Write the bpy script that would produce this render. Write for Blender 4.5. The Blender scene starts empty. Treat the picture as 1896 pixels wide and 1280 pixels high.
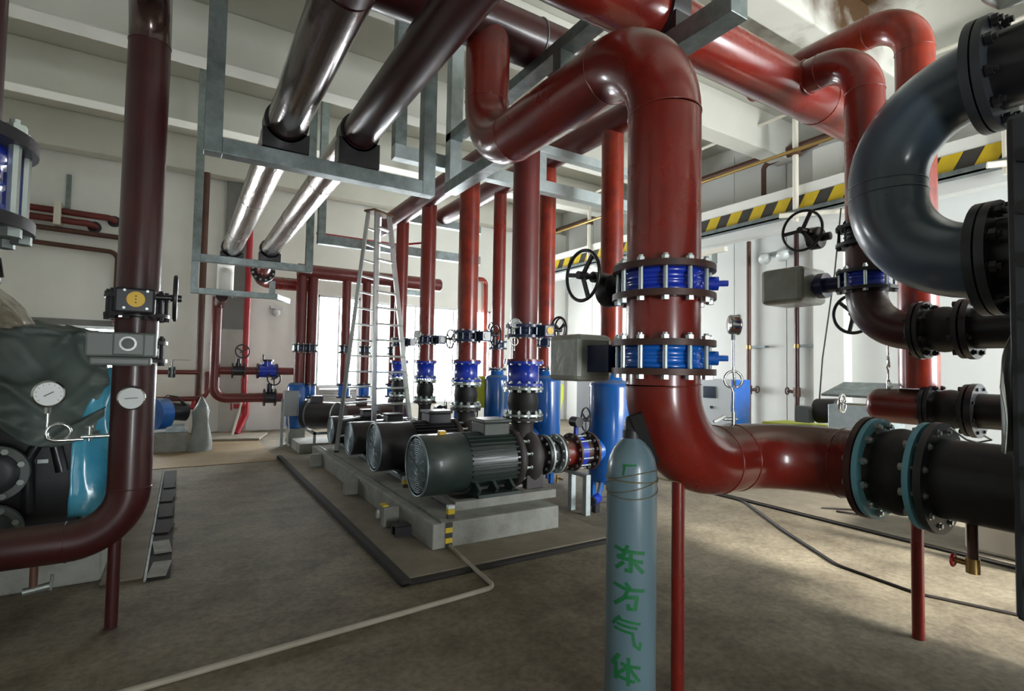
import bpy, math, random
from mathutils import Vector as V, Matrix
random.seed(7)
sc = bpy.context.scene
COL = sc.collection
PI = math.pi

# ------------------------------------------------------------------ camera
F_PX = 976.25
YAW, PITCH, ROLL = math.radians(31.9025), math.radians(2.3225), math.radians(1.01475)
CAM = V((0, 0, 1.5))
_cy, _sy, _cp, _sp = math.cos(YAW), math.sin(YAW), math.cos(PITCH), math.sin(PITCH)
_right = V((_cy, -_sy, 0)); _fw = V((_sy*_cp, _cy*_cp, _sp)); _up = _right.cross(_fw)
_r2 = _right*math.cos(ROLL) + _up*math.sin(ROLL)
_u2 = _up*math.cos(ROLL) - _right*math.sin(ROLL)
cd = bpy.data.cameras.new('camera'); cam = bpy.data.objects.new('camera', cd); COL.objects.link(cam)
cam.matrix_world = Matrix(((_r2.x, _u2.x, -_fw.x, CAM.x), (_r2.y, _u2.y, -_fw.y, CAM.y), (_r2.z, _u2.z, -_fw.z, CAM.z), (0, 0, 0, 1)))
cd.sensor_width = 36; cd.lens = F_PX/1896*36; cd.clip_start = .05; cd.clip_end = 200
sc.camera = cam

# ------------------------------------------------------------------ world, exposure
w = bpy.data.worlds.new('overcast_sky'); sc.world = w; w.use_nodes = True
bg = w.node_tree.nodes['Background']; bg.inputs[0].default_value = (.93, .97, 1.0, 1); bg.inputs[1].default_value = 26.0
sc.view_settings.view_transform = 'Standard'; sc.view_settings.look = 'None'
sc.view_settings.exposure = 0.36; sc.view_settings.gamma = 1.0; sc.view_settings.use_curve_mapping = False
sun = bpy.data.lights.new('hazy_sun', 'SUN'); sun.energy = 13.0; sun.angle = math.radians(9); sun.color = (1, .95, .86)
so = bpy.data.objects.new('hazy_sun', sun); COL.objects.link(so); so.rotation_euler = V((-.16, .9, -.42)).to_track_quat('-Z', 'Y').to_euler()
def portal(x0, x1, z0, z1, y, toward):
    l = bpy.data.lights.new('window_portal', 'AREA'); l.shape = 'RECTANGLE'; l.size = x1-x0; l.size_y = z1-z0
    l.cycles.is_portal = True
    o = bpy.data.objects.new('window_portal', l); COL.objects.link(o)
    o.location = ((x0+x1)/2, y, (z0+z1)/2); o.rotation_euler = (PI/2 if toward > 0 else -PI/2, 0, 0)

# ------------------------------------------------------------------ materials
def lin(h):
    if isinstance(h, tuple): c = [v/255 for v in h]
    else: c = [int(h[i:i+2], 16)/255 for i in (0, 2, 4)]
    return [(v/12.92 if v <= .04045 else ((v+.055)/1.055)**2.4) for v in c] + [1]
MATS = {}
def mat(name, col, rough=.5, metal=0, col2=None, nscale=6, coat=0, dust=0, bump=0, bscale=60, contrast=.5, dlo=.8, dhi=1.02, dustcol=(104, 94, 82), spec=.5, stretch=None):
    m = bpy.data.materials.new(name); m.use_nodes = True; nt = m.node_tree; N = nt.nodes; L = nt.links
    b = N['Principled BSDF']; b.inputs['Roughness'].default_value = rough; b.inputs['Metallic'].default_value = metal
    b.inputs['Coat Weight'].default_value = coat; b.inputs['Coat Roughness'].default_value = .12
    b.inputs['Specular IOR Level'].default_value = spec
    b.inputs['Base Color'].default_value = lin(col)
    tc = N.new('ShaderNodeTexCoord'); out = None
    src = tc.outputs['Object']
    if stretch:
        mp = N.new('ShaderNodeMapping'); mp.inputs['Scale'].default_value = stretch; L.new(src, mp.inputs[0]); src = mp.outputs[0]
    if col2:
        n = N.new('ShaderNodeTexNoise'); n.inputs['Scale'].default_value = nscale; n.inputs['Detail'].default_value = 6; n.inputs['Roughness'].default_value = .62
        L.new(src, n.inputs['Vector'])
        r = N.new('ShaderNodeValToRGB'); r.color_ramp.elements[0].position = .5-contrast/2; r.color_ramp.elements[1].position = .5+contrast/2
        r.color_ramp.elements[0].color = lin(col); r.color_ramp.elements[1].color = lin(col2)
        L.new(n.outputs['Fac'], r.inputs[0]); out = r.outputs[0]
        rr = N.new('ShaderNodeMapRange'); rr.inputs[3].default_value = max(.05, rough-.1); rr.inputs[4].default_value = min(1, rough+.12)
        L.new(n.outputs['Fac'], rr.inputs[0]); L.new(rr.outputs[0], b.inputs['Roughness'])
    if dust:
        g = N.new('ShaderNodeNewGeometry'); s = N.new('ShaderNodeSeparateXYZ'); L.new(g.outputs['Normal'], s.inputs[0])
        n2 = N.new('ShaderNodeTexNoise'); n2.inputs['Scale'].default_value = 5; n2.inputs['Detail'].default_value = 5
        L.new(tc.outputs['Object'], n2.inputs['Vector'])
        a = N.new('ShaderNodeMath'); a.operation = 'MULTIPLY_ADD'; a.inputs[1].default_value = .5; L.new(n2.outputs['Fac'], a.inputs[0]); L.new(s.outputs['Z'], a.inputs[2])
        mr = N.new('ShaderNodeMapRange'); mr.inputs[1].default_value = dlo; mr.inputs[2].default_value = dhi; mr.inputs[4].default_value = dust
        L.new(a.outputs[0], mr.inputs[0])
        mx = N.new('ShaderNodeMix'); mx.data_type = 'RGBA'; mx.inputs['B'].default_value = lin(dustcol)
        L.new(mr.outputs[0], mx.inputs['Factor'])
        if out: L.new(out, mx.inputs['A'])
        else: mx.inputs['A'].default_value = lin(col)
        out = mx.outputs['Result']
        if coat:
            cm = N.new('ShaderNodeMath'); cm.operation = 'MULTIPLY_ADD'; cm.inputs[1].default_value = -coat; cm.inputs[2].default_value = coat
            L.new(mr.outputs[0], cm.inputs[0]); L.new(cm.outputs[0], b.inputs['Coat Weight'])
    if out: L.new(out, b.inputs['Base Color'])
    if bump:
        n3 = N.new('ShaderNodeTexNoise'); n3.inputs['Scale'].default_value = bscale; n3.inputs['Detail'].default_value = 4
        L.new(src, n3.inputs['Vector'])
        bp = N.new('ShaderNodeBump'); bp.inputs['Strength'].default_value = bump; bp.inputs['Distance'].default_value = .01
        L.new(n3.outputs['Fac'], bp.inputs['Height']); L.new(bp.outputs[0], b.inputs['Normal'])
    MATS[name] = m
    return m
M = MATS
mat('red_paint', (126, 31, 20), .28, col2=(106, 26, 18), nscale=3, coat=.5, dust=.7, contrast=.3, dlo=.78, dhi=.9, dustcol=(98, 84, 72))
mat('shaded_red_paint', (64, 20, 21), .34, col2=(50, 16, 18), nscale=3, coat=.2, dust=.3, contrast=.35)  # pipe red darkened to its tone in shade, shade held in the colour
mat('hazy_red_paint', (112, 38, 34), .42, col2=(92, 30, 28), nscale=3, coat=.12, dust=.3, contrast=.35)  # pipe red with the hazy light on the far pipes mixed into the colour
mat('orange_paint', (156, 48, 22), .32, col2=(112, 30, 20), nscale=4, coat=.35, dust=.5, contrast=.25)
mat('crimson_paint', (170, 24, 38), .35, coat=.3)
mat('brown_paint', (92, 58, 44), .5, col2=(72, 46, 36), nscale=4, dust=.4)
mat('weld', (120, 62, 50), .35, metal=.3, coat=.4)
mat('aluminium_wrap', (205, 200, 195), .22, metal=1, col2=(150, 140, 135), nscale=5, bump=.35, bscale=14, contrast=.5, stretch=(3, .5, 3))
mat('brown_wrap', (86, 66, 60), .2, metal=.45, col2=(60, 40, 38), nscale=6, coat=.6, bump=.15, bscale=20)
mat('galvanised', (140, 150, 150), .42, metal=.7, col2=(108, 118, 118), nscale=9, contrast=.35)
mat('galvanised_pale', (186, 196, 196), .45, metal=.55, col2=(160, 172, 172), nscale=8, contrast=.4)
mat('zinc_bolt', (190, 200, 198), .3, metal=.9)
mat('chrome', (215, 218, 218), .15, metal=1)
mat('black_iron', (20, 20, 24), .38, col2=(30, 30, 34), nscale=8, coat=.2)
mat('black_rubber', (18, 17, 18), .55, bump=.1, bscale=40)
mat('dark_flange', (44, 44, 48), .45, col2=(34, 34, 38), nscale=7)
mat('brown_flange', (82, 52, 42), .45, metal=.2, col2=(56, 40, 36), nscale=9, dust=.4)
mat('royal_blue', (22, 58, 190), .25, coat=.6, col2=(18, 48, 160), nscale=5)
mat('azure_blue', (16, 104, 205), .25, coat=.6, col2=(14, 90, 180), nscale=5)
mat('navy_enamel', (24, 36, 74), .3, coat=.4)
mat('tank_blue', (22, 98, 180), .24, coat=.6, col2=(18, 84, 160), nscale=3, dust=.55, dustcol=(120, 130, 135))
mat('slate_paint', (74, 90, 102), .3, coat=.4, col2=(66, 80, 92), nscale=3)
mat('sky_blue_ring', (118, 186, 206), .4, col2=(108, 172, 192), nscale=6)
mat('motor_green', (38, 52, 50), .38, coat=.25, col2=(46, 58, 54), nscale=4, dust=.15, dustcol=(96, 100, 92))
mat('motor_dark', (38, 36, 40), .42, col2=(46, 44, 47), nscale=5, dust=.12)
mat('cast_iron', (48, 44, 46), .5, col2=(60, 54, 54), nscale=8, dust=.3)
mat('grille_steel', (134, 148, 154), .4, metal=.6)
mat('grey_enamel', (104, 110, 108), .42, dust=.2)
mat('yellow_disc', (222, 178, 20), .4)
mat('dial_white', (198, 204, 202), .35)
mat('dial_dark', (48, 56, 60), .2, coat=.8)
mat('wrap_plastic', (158, 162, 152), .3, col2=(126, 130, 120), nscale=7, coat=.4, bump=.6, bscale=12)
mat('clear_film', (176, 168, 146), .2, col2=(120, 112, 92), nscale=5, coat=.7, bump=.8, bscale=9)
mat('tarp', (100, 112, 106), .5, col2=(80, 92, 90), nscale=4, bump=.35, bscale=14)
mat('grey_wrap', (138, 144, 140), .5, col2=(110, 116, 112), nscale=6, bump=.6, bscale=14)
mat('blue_film', (52, 150, 190), .22, col2=(96, 186, 214), nscale=6, coat=.5, bump=.5, bscale=10)
mat('concrete_block', (150, 152, 146), .85, col2=(118, 116, 108), nscale=5, bump=.4, bscale=30)
mat('pad_concrete', (128, 120, 104), .85, col2=(100, 92, 78), nscale=4, bump=.4, bscale=40)
mat('floor_ochre', (150, 128, 94), .7, col2=(120, 104, 80), nscale=2.2, bump=.2, bscale=30)
mat('white_paint', (232, 233, 227), .6, col2=(222, 223, 216), nscale=1.2)
mat('ceiling_paint', (208, 208, 198), .8, col2=(194, 194, 184), nscale=.8)
mat('panel_white', (222, 224, 220), .5, col2=(210, 212, 208), nscale=.7)
mat('column_grey', (128, 130, 128), .8, col2=(112, 114, 112), nscale=3)
mat('pale_plaster', (186, 186, 180), .8, col2=(168, 168, 162), nscale=3)
mat('pipe_white', (222, 218, 204), .45)
mat('hazard_black', (58, 56, 50), .6, col2=(44, 42, 40), nscale=6)
mat('hazard_yellow', (200, 172, 20), .55, col2=(186, 160, 24), nscale=6)
mat('gas_grey', (100, 124, 134), .34, coat=.35, col2=(92, 116, 126), nscale=4)
mat('green_ink', (8, 96, 48), .6, col2=(20, 112, 62), nscale=40)
mat('wire', (120, 108, 78), .5, metal=.4)
mat('brass', (170, 140, 84), .35, metal=.8)
mat('red_knob', (196, 40, 52), .4)
mat('cable_black', (40, 36, 32), .6)
mat('conduit_grey', (158, 152, 138), .6, col2=(140, 132, 116), nscale=6)
mat('aluminium', (196, 200, 200), .32, metal=.8)
mat('cabinet_grey', (150, 156, 156), .5)
mat('cabinet_white', (210, 216, 218), .4)
mat('chiller_dark', (54, 58, 62), .42, col2=(44, 48, 52), nscale=4)
mat('machine_beige', (186, 180, 166), .6)
mat('lime_yellow', (206, 212, 40), .5)
mat('trench_plate', (150, 146, 138), .7, col2=(110, 106, 98), nscale=9)
mat('trench_dark', (34, 32, 28), .9)
mat('safety_vest', (206, 214, 60), .7)
mat('timber', (120, 92, 62), .7)
mat('louvre_grey', (186, 188, 190), .5)
def floor_material():
    m = bpy.data.materials.new('floor_concrete'); m.use_nodes = True; nt = m.node_tree; N = nt.nodes; L = nt.links; b = N['Principled BSDF']
    tc = N.new('ShaderNodeTexCoord'); cs = []
    for s, d in ((.55, 5), (3.2, 8), (24, 8)):
        n = N.new('ShaderNodeTexNoise'); n.inputs['Scale'].default_value = s; n.inputs['Detail'].default_value = d; n.inputs['Roughness'].default_value = .65
        L.new(tc.outputs['Object'], n.inputs['Vector']); cs.append(n)
    r = N.new('ShaderNodeValToRGB'); e = r.color_ramp.elements
    e[0].position = .38; e[0].color = lin((90, 80, 64)); e[1].position = .66; e[1].color = lin((146, 137, 116))
    a = N.new('ShaderNodeMath'); a.operation = 'MULTIPLY_ADD'; a.inputs[1].default_value = .55
    a2 = N.new('ShaderNodeMath'); a2.operation = 'MULTIPLY'; a2.inputs[1].default_value = .45
    L.new(cs[1].outputs['Fac'], a2.inputs[0]); L.new(cs[0].outputs['Fac'], a.inputs[0]); L.new(a2.outputs[0], a.inputs[2]); L.new(a.outputs[0], r.inputs[0])
    mx = N.new('ShaderNodeMix'); mx.data_type = 'RGBA'; mx.blend_type = 'MULTIPLY'; mx.inputs['Factor'].default_value = .55
    r2 = N.new('ShaderNodeValToRGB'); r2.color_ramp.elements[0].position = .36; r2.color_ramp.elements[0].color = (.35, .34, .32, 1); r2.color_ramp.elements[1].position = .62
    L.new(cs[2].outputs['Fac'], r2.inputs[0]); L.new(r.outputs[0], mx.inputs['A']); L.new(r2.outputs[0], mx.inputs['B']); L.new(mx.outputs['Result'], b.inputs['Base Color'])
    b.inputs['Roughness'].default_value = .78
    bp = N.new('ShaderNodeBump'); bp.inputs['Strength'].default_value = .35; bp.inputs['Distance'].default_value = .01; L.new(cs[2].outputs['Fac'], bp.inputs['Height']); L.new(bp.outputs[0], b.inputs['Normal'])
    M['floor_concrete'] = m
floor_material()
def pane_material():
    m = bpy.data.materials.new('window_glass'); m.use_nodes = True; nt = m.node_tree; N = nt.nodes; L = nt.links
    N.remove(N['Principled BSDF']); t = N.new('ShaderNodeBsdfTransparent'); g = N.new('ShaderNodeBsdfGlossy'); g.inputs['Roughness'].default_value = .02
    mx = N.new('ShaderNodeMixShader'); mx.inputs[0].default_value = .06; L.new(t.outputs[0], mx.inputs[1]); L.new(g.outputs[0], mx.inputs[2]); L.new(mx.outputs[0], N['Material Output'].inputs[0])
    M['window_glass'] = m
pane_material()
def ceiling_stain():
    m = M['ceiling_paint']; nt = m.node_tree; N = nt.nodes; L = nt.links; b = N['Principled BSDF']
    old = b.inputs['Base Color'].links[0].from_socket
    tc = N.new('ShaderNodeTexCoord'); mp = N.new('ShaderNodeVectorMath'); mp.operation = 'DISTANCE'; mp.inputs[1].default_value = (6.6, 3.2, 6.1)
    n = N.new('ShaderNodeTexNoise'); n.inputs['Scale'].default_value = 2.2; n.inputs['Detail'].default_value = 5
    L.new(tc.outputs['Object'], n.inputs['Vector']); L.new(tc.outputs['Object'], mp.inputs[0])
    a = N.new('ShaderNodeMath'); a.operation = 'MULTIPLY_ADD'; a.inputs[1].default_value = 1.6; L.new(n.outputs['Fac'], a.inputs[0]); L.new(mp.outputs['Value'], a.inputs[2])
    r = N.new('ShaderNodeMapRange'); r.inputs[1].default_value = 1.9; r.inputs[2].default_value = 1.2; L.new(a.outputs[0], r.inputs[0])
    mx = N.new('ShaderNodeMix'); mx.data_type = 'RGBA'; mx.inputs['B'].default_value = lin((70, 46, 16)); L.new(r.outputs[0], mx.inputs['Factor']); L.new(old, mx.inputs['A']); L.new(mx.outputs['Result'], b.inputs['Base Color'])
ceiling_stain()

# ------------------------------------------------------------------ mesh builder
def basis(d):
    d = V(d).normalized(); a = V((0, 0, 1)) if abs(d.z) < .9 else V((1, 0, 0))
    u = a.cross(d).normalized(); return u, d.cross(u).normalized(), d
class MB:
    def __init__(s): s.v = []; s.f = []; s.sm = []
    def add(s, vs, fs, sm):
        o = len(s.v); s.v += [V(p) for p in vs]; s.f += [tuple(i+o for i in f) for f in fs]; s.sm += [sm]*len(fs); return s
    def box(s, a, b):
        x0, y0, z0 = a; x1, y1, z1 = b
        vs = [(x0, y0, z0), (x1, y0, z0), (x1, y1, z0), (x0, y1, z0), (x0, y0, z1), (x1, y0, z1), (x1, y1, z1), (x0, y1, z1)]
        return s.add(vs, [(0, 3, 2, 1), (4, 5, 6, 7), (0, 1, 5, 4), (1, 2, 6, 5), (2, 3, 7, 6), (3, 0, 4, 7)], False)
    def bar(s, p, q, wx, wy, up=(0, 0, 1)):
        p, q = V(p), V(q); d = (q-p).normalized(); u = V(up).cross(d)
        if u.length < 1e-3: u = V((1, 0, 0)).cross(d)
        u.normalize(); t = d.cross(u); vs = []
        for c in (p, q):
            for a, b in ((-1, -1), (1, -1), (1, 1), (-1, 1)): vs.append(c+u*a*wx/2+t*b*wy/2)
        return s.add(vs, [(0, 3, 2, 1), (4, 5, 6, 7), (0, 1, 5, 4), (1, 2, 6, 5), (2, 3, 7, 6), (3, 0, 4, 7)], False)
    def lathe(s, o, d, prof, n=32, sm=True):
        u, t, d = basis(d); o = V(o); k = len(prof); vs = []
        for r, h in prof:
            for i in range(n):
                a = 2*PI*i/n; vs.append(o+d*h+(u*math.cos(a)+t*math.sin(a))*r)
        fs = []
        for j in range(k-1):
            for i in range(n): fs.append((j*n+i, j*n+(i+1) % n, (j+1)*n+(i+1) % n, (j+1)*n+i))
        return s.add(vs, fs, sm)
    def disc(s, o, d, r, n=32, flip=False):
        u, t, d = basis(d); o = V(o); vs = [o+(u*math.cos(2*PI*i/n)+t*math.sin(2*PI*i/n))*r for i in range(n)]
        f = tuple(range(n)); return s.add(vs, [f[::-1] if flip else f], False)
    def ring(s, o, d, r0, r1, n=32, flip=False):
        s.lathe(o, d, [(r1, 0), (r0, 0)] if flip is False else [(r0, 0), (r1, 0)], n, False); return s
    def cyl(s, p, q, r, r2=None, n=24, caps=True):
        p, q = V(p), V(q); h = (q-p).length; r2 = r if r2 is None else r2
        s.lathe(p, q-p, [(r, 0), (r2, h)], n, n > 8)
        if caps: s.disc(p, q-p, r, n, True); s.disc(q, q-p, r2, n)
        return s
    def annulus(s, p, q, r0, r1, n=40):
        p, q = V(p), V(q); h = (q-p).length; d = q-p
        s.lathe(p, d, [(r1, 0), (r1, h)], n); s.lathe(p, d, [(r0, h), (r0, 0)], n)
        s.ring(p, d, r0, r1, n, True) ; s.ring(q, d, r0, r1, n); return s
    def tube(s, pts, r, n=12, closed=False, caps=True):
        pts = [V(p) for p in pts]; k = len(pts)
        rs = r if isinstance(r, (list, tuple)) else [r]*k
        tang = []
        for i in range(k):
            a = pts[(i-1) % k] if (closed or i > 0) else pts[i]; b = pts[(i+1) % k] if (closed or i < k-1) else pts[i]
            tang.append((b-a).normalized())
        u, t, _ = basis(tang[0]); vs = []
        for i in range(k):
            u = (u-tang[i]*u.dot(tang[i])).normalized(); t = tang[i].cross(u)
            for j in range(n):
                a = 2*PI*j/n; vs.append(pts[i]+(u*math.cos(a)+t*math.sin(a))*rs[i])
        fs = []
        for i in range(k if closed else k-1):
            i2 = (i+1) % k
            for j in range(n): fs.append((i*n+j, i*n+(j+1) % n, i2*n+(j+1) % n, i2*n+j))
        s.add(vs, fs, True)
        if caps and not closed:
            s.add(vs[:n], [tuple(range(n))[::-1]], False); s.add(vs[-n:], [tuple(range(n))], False)
        return s
    def torus(s, o, d, R, r, n=32, m=8):
        u, t, d = basis(d); o = V(o); return s.tube([o+(u*math.cos(2*PI*i/n)+t*math.sin(2*PI*i/n))*R for i in range(n)], r, m, closed=True)
    def ball(s, o, rx, ry, rz, n=16, m=10):
        o = V(o); vs = []; fs = []
        for j in range(m+1):
            a = PI*j/m
            for i in range(n):
                b = 2*PI*i/n; vs.append(o+V((rx*math.sin(a)*math.cos(b), ry*math.sin(a)*math.sin(b), rz*math.cos(a))))
        for j in range(m):
            for i in range(n): fs.append((j*n+i, (j+1)*n+i, (j+1)*n+(i+1) % n, j*n+(i+1) % n))
        return s.add(vs, fs, True)
    def bolt(s, p, d, ln, r, nut=.9):
        # stud with a nut on each end, from p along d
        p = V(p); d = V(d).normalized()
        s.cyl(p-d*r*1.6, p+d*(ln+r*2.6), r, n=8)
        s.cyl(p-d*r*1.7, p, r*1.75, n=6); s.cyl(p+d*ln, p+d*(ln+r*1.6), r*1.75, n=6); return s
    def mesh(s, name, m, origin=V((0, 0, 0))):
        me = bpy.data.meshes.new(name); me.from_pydata([p-origin for p in s.v], [], s.f)
        me.polygons.foreach_set('use_smooth', s.sm); me.materials.append(m); me.update(); return me

class Thing:
    def __init__(s, name, label, cat, loc, group=None, kind=None):
        s.o = bpy.data.objects.new(name, None); COL.objects.link(s.o); s.loc = V(loc); s.o.location = s.loc; s.o.empty_display_size = .1
        tag(s.o, label, cat, group, kind)
    def part(s, name, mb, m, under=None, bevel=0, kind=None):
        o = bpy.data.objects.new(name, mb.mesh(name, M[m], s.loc)); COL.objects.link(o); o.parent = under or s.o
        if bevel: bev(o, bevel)
        if kind: o['kind'] = kind
        return o
    def inst(s, name, me, offs, under=None):
        o = bpy.data.objects.new(name, me); COL.objects.link(o); o.parent = under or s.o; o.location = V(offs)-s.loc; return o
def bev(o, w):
    b = o.modifiers.new('bevel', 'BEVEL'); b.width = w; b.segments = 2; b.limit_method = 'ANGLE'; b.angle_limit = .7
def tag(o, label=None, cat=None, group=None, kind=None):
    if label: o['label'] = label
    if cat: o['category'] = cat
    if group: o['group'] = group
    if kind: o['kind'] = kind
def solo(name, mb, m, label, cat, origin=None, group=None, bevel=0, kind=None):
    og = V(origin) if origin else V((0, 0, 0))
    o = bpy.data.objects.new(name, mb.mesh(name, M[m], og)); COL.objects.link(o); o.location = og
    tag(o, label, cat, group, kind)
    if bevel: bev(o, bevel)
    return o
def struct(name, mb, m, parent=None, label=None, cat=None, bevel=0):
    o = bpy.data.objects.new(name, mb.mesh(name, M[m])); COL.objects.link(o)
    if parent: o.parent = parent
    else: tag(o, label, cat, None, 'structure')
    if bevel: bev(o, bevel)
    return o
def arc_path(pts, R, seg=10):
    """polyline with rounded corners -> list of ('s'|'e', [points])"""
    pts = [V(p) for p in pts]; out = []; cur = pts[0]
    for i in range(1, len(pts)-1):
        p, a, b = pts[i], (pts[i-1]-pts[i]).normalized(), (pts[i+1]-pts[i]).normalized()
        Ri = R[i-1] if isinstance(R, (list, tuple)) else R
        th = a.angle(b); cut = Ri/math.tan(th/2); p0 = p+a*cut; p1 = p+b*cut
        c = p+(a+b).normalized()*(Ri/math.sin(th/2)); e0 = p0-c; e1 = p1-c; n = e0.cross(e1).normalized(); sw = e0.angle(e1)
        if (p0-cur).length > 1e-4: out.append(('s', [cur, p0]))
        out.append(('e', [c+Matrix.Rotation(sw*k/seg, 3, n) @ e0 for k in range(seg+1)])); cur = p1
    if (pts[-1]-cur).length > 1e-4: out.append(('s', [cur, pts[-1]]))
    return out
def smooth_path(pts, R, seg=8):
    o = []
    for k, q in arc_path(pts, R, seg): o += q if not o else q[1:]
    return o
def pipe(name, label, pts, r, R, m, group=None, weld=True, n=36, cat='pipe', elbow_mat=None, caps=True):
    t = Thing(name, label, cat, pts[0] if V(pts[0]).z < V(pts[-1]).z else pts[-1], group)
    secs = arc_path(pts, R, 14); last = None
    for i, (k, q) in enumerate(secs):
        t.part('pipe_section' if k == 's' else 'elbow', MB().tube(q, r, n, caps=caps and (i in (0, len(secs)-1))), (elbow_mat or m) if k == 'e' else m)
        if weld and i > 0:
            d = q[1]-q[0]; t.part('weld_bead', MB().torus(q[0], d, r, .004, n, 5), m)
    return t
def flange(t, c, d, R, th, m, nb=0, rb=.009, bm='zinc_bolt', hole=0, under=None, off=.86, small=True, name='flange'):
    c = V(c); d = V(d).normalized()
    mb = MB().annulus(c-d*th/2, c+d*th/2, hole, R, 40) if hole else MB().cyl(c-d*th/2, c+d*th/2, R, n=40)
    o = t.part(name, mb, m, under, bevel=.003)
    if nb: bolts(t, c-d*th/2, d, th, R*off, nb, rb, bm, small)
    return o
def bolts(t, c, d, ln, R, nb, rb, bm='zinc_bolt', small=True, under=None, phase=.5):
    u, v, d = basis(d); c = V(c)
    if small:
        mb = MB()
        for i in range(nb):
            a = 2*PI*(i+phase)/nb; mb.bolt(c+(u*math.cos(a)+v*math.sin(a))*R, d, ln, rb)
        return t.part('bolt_ring', mb, bm, under, kind='stuff')
    me = MB().bolt((0, 0, 0), d, ln, rb).mesh('bolt', M[bm])
    for i in range(nb):
        a = 2*PI*(i+phase)/nb; t.inst('bolt', me, c+(u*math.cos(a)+v*math.sin(a))*R, under)
def handwheel(t, c, axis, R, m='black_iron', stem=.12, nsp=3, rot=.5, rim=.012, under=None):
    c = V(c); u, v, d = basis(axis)
    h = t.part('handwheel', MB().torus(c, d, R, rim, 40, 8), m, under)
    mb = MB().cyl(c-d*.025, c+d*.03, R*.16, n=16)
    for i in range(nsp):
        a = rot+2*PI*i/nsp; e = (u*math.cos(a)+v*math.sin(a)); mb.bar(c+e*R*.1, c+e*R*.99, R*.17, R*.09, up=d)
    t.part('spokes', mb, m, h if under is None else under)
    t.part('stem', MB().cyl(c, c-d*stem, R*.09+.004, n=12), m, under)
    return h
def wafer_valve(name, label, c, axis, r, ln, body, fm, nb, rb, small=True, bm='zinc_bolt', group=None, Rf=None):
    """butterfly valve between two flanges, bolts round it"""
    c = V(c); d = V(axis).normalized(); Rf = Rf or r*1.42
    t = Thing(name, label, 'valve', c-d*ln/2, group)
    t.part('valve_body', MB().lathe(c, d, [(r*1.02, -ln/2), (r*1.14, -ln/2), (r*1.14, -ln*.32), (r*1.05, -ln*.26), (r*1.05, -ln*.05), (r*1.1, 0), (r*1.05, ln*.05), (r*1.05, ln*.26), (r*1.14, ln*.32), (r*1.14, ln/2), (r*1.02, ln/2)], 40), body)
    th = .028 if r > .12 else .02
    for s in (-1, 1): flange(t, c+d*s*(ln/2+th/2), d, Rf, th, fm)
    bolts(t, c-d*(ln/2+th), d, ln+2*th, Rf*.88, nb, rb, bm, small)
    return t
def gearbox(t, c, stem_dir, wheel_dir, r, s=.05, m='black_iron', Rw=.13, disc=False, wl=.12, rot=.5, dz=None):
    """worm gear: neck from valve to box, wheel on wheel_dir"""
    c = V(c); sd = V(stem_dir).normalized(); wd = V(wheel_dir).normalized()
    dz = V((0, 0, -s*.7 if dz is None else dz))
    g = t.part('gearbox', MB().lathe(c-sd*s*.7, sd, [(0, 0), (s*1.15, 0), (s*1.25, s*.2), (s*1.25, s*1.2), (s*1.05, s*1.4), (0, s*1.4)], 24), m, bevel=.003)
    t.part('neck', MB().cyl(c-sd*s*.7, c-sd*r, s*.45, n=16), m)
    t.part('worm_housing', MB().cyl(c+wd*s*.3+dz, c+wd*(s*1.9)+dz, s*.42, n=16), m, g)
    if disc: t.part('indicator_disc', MB().cyl(c+sd*s*.7, c+sd*(s*.7+.006), s*.72, n=24), 'yellow_disc', g)
    handwheel(t, c+wd*wl+dz, wd, Rw, m, stem=wl-s*.6, rot=rot, rim=max(.006, Rw*.07))
    return g
def rubber_joint(name, label, p, q, r, Rf, nb, rb, fm='zinc_bolt', small=True, group=None, bm='zinc_bolt', body='black_rubber'):
    p, q = V(p), V(q); d = (q-p).normalized(); L = (q-p).length; th = .022
    t = Thing(name, label, 'pipe joint', p if p.z <= q.z else q, group)
    t.part('rubber_bellows', MB().lathe(p, d, [(r*1.18, 0), (r*1.18, L*.08), (r*1.02, L*.14), (r*1.06, L*.25), (r*1.14, L*.4), (r*1.16, L*.5), (r*1.14, L*.6), (r*1.06, L*.75), (r*1.02, L*.86), (r*1.18, L*.92), (r*1.18, L)], 40), body)
    for i, c in enumerate((p+d*th*.6, q-d*th*.6)):
        flange(t, c, d, Rf, th, fm, name='retaining_ring')
    bolts(t, p-d*.03, d, .06, Rf*.87, nb, rb, bm, small); bolts(t, q-d*.03, d, .06, Rf*.87, nb, rb, bm, small)
    return t
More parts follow.
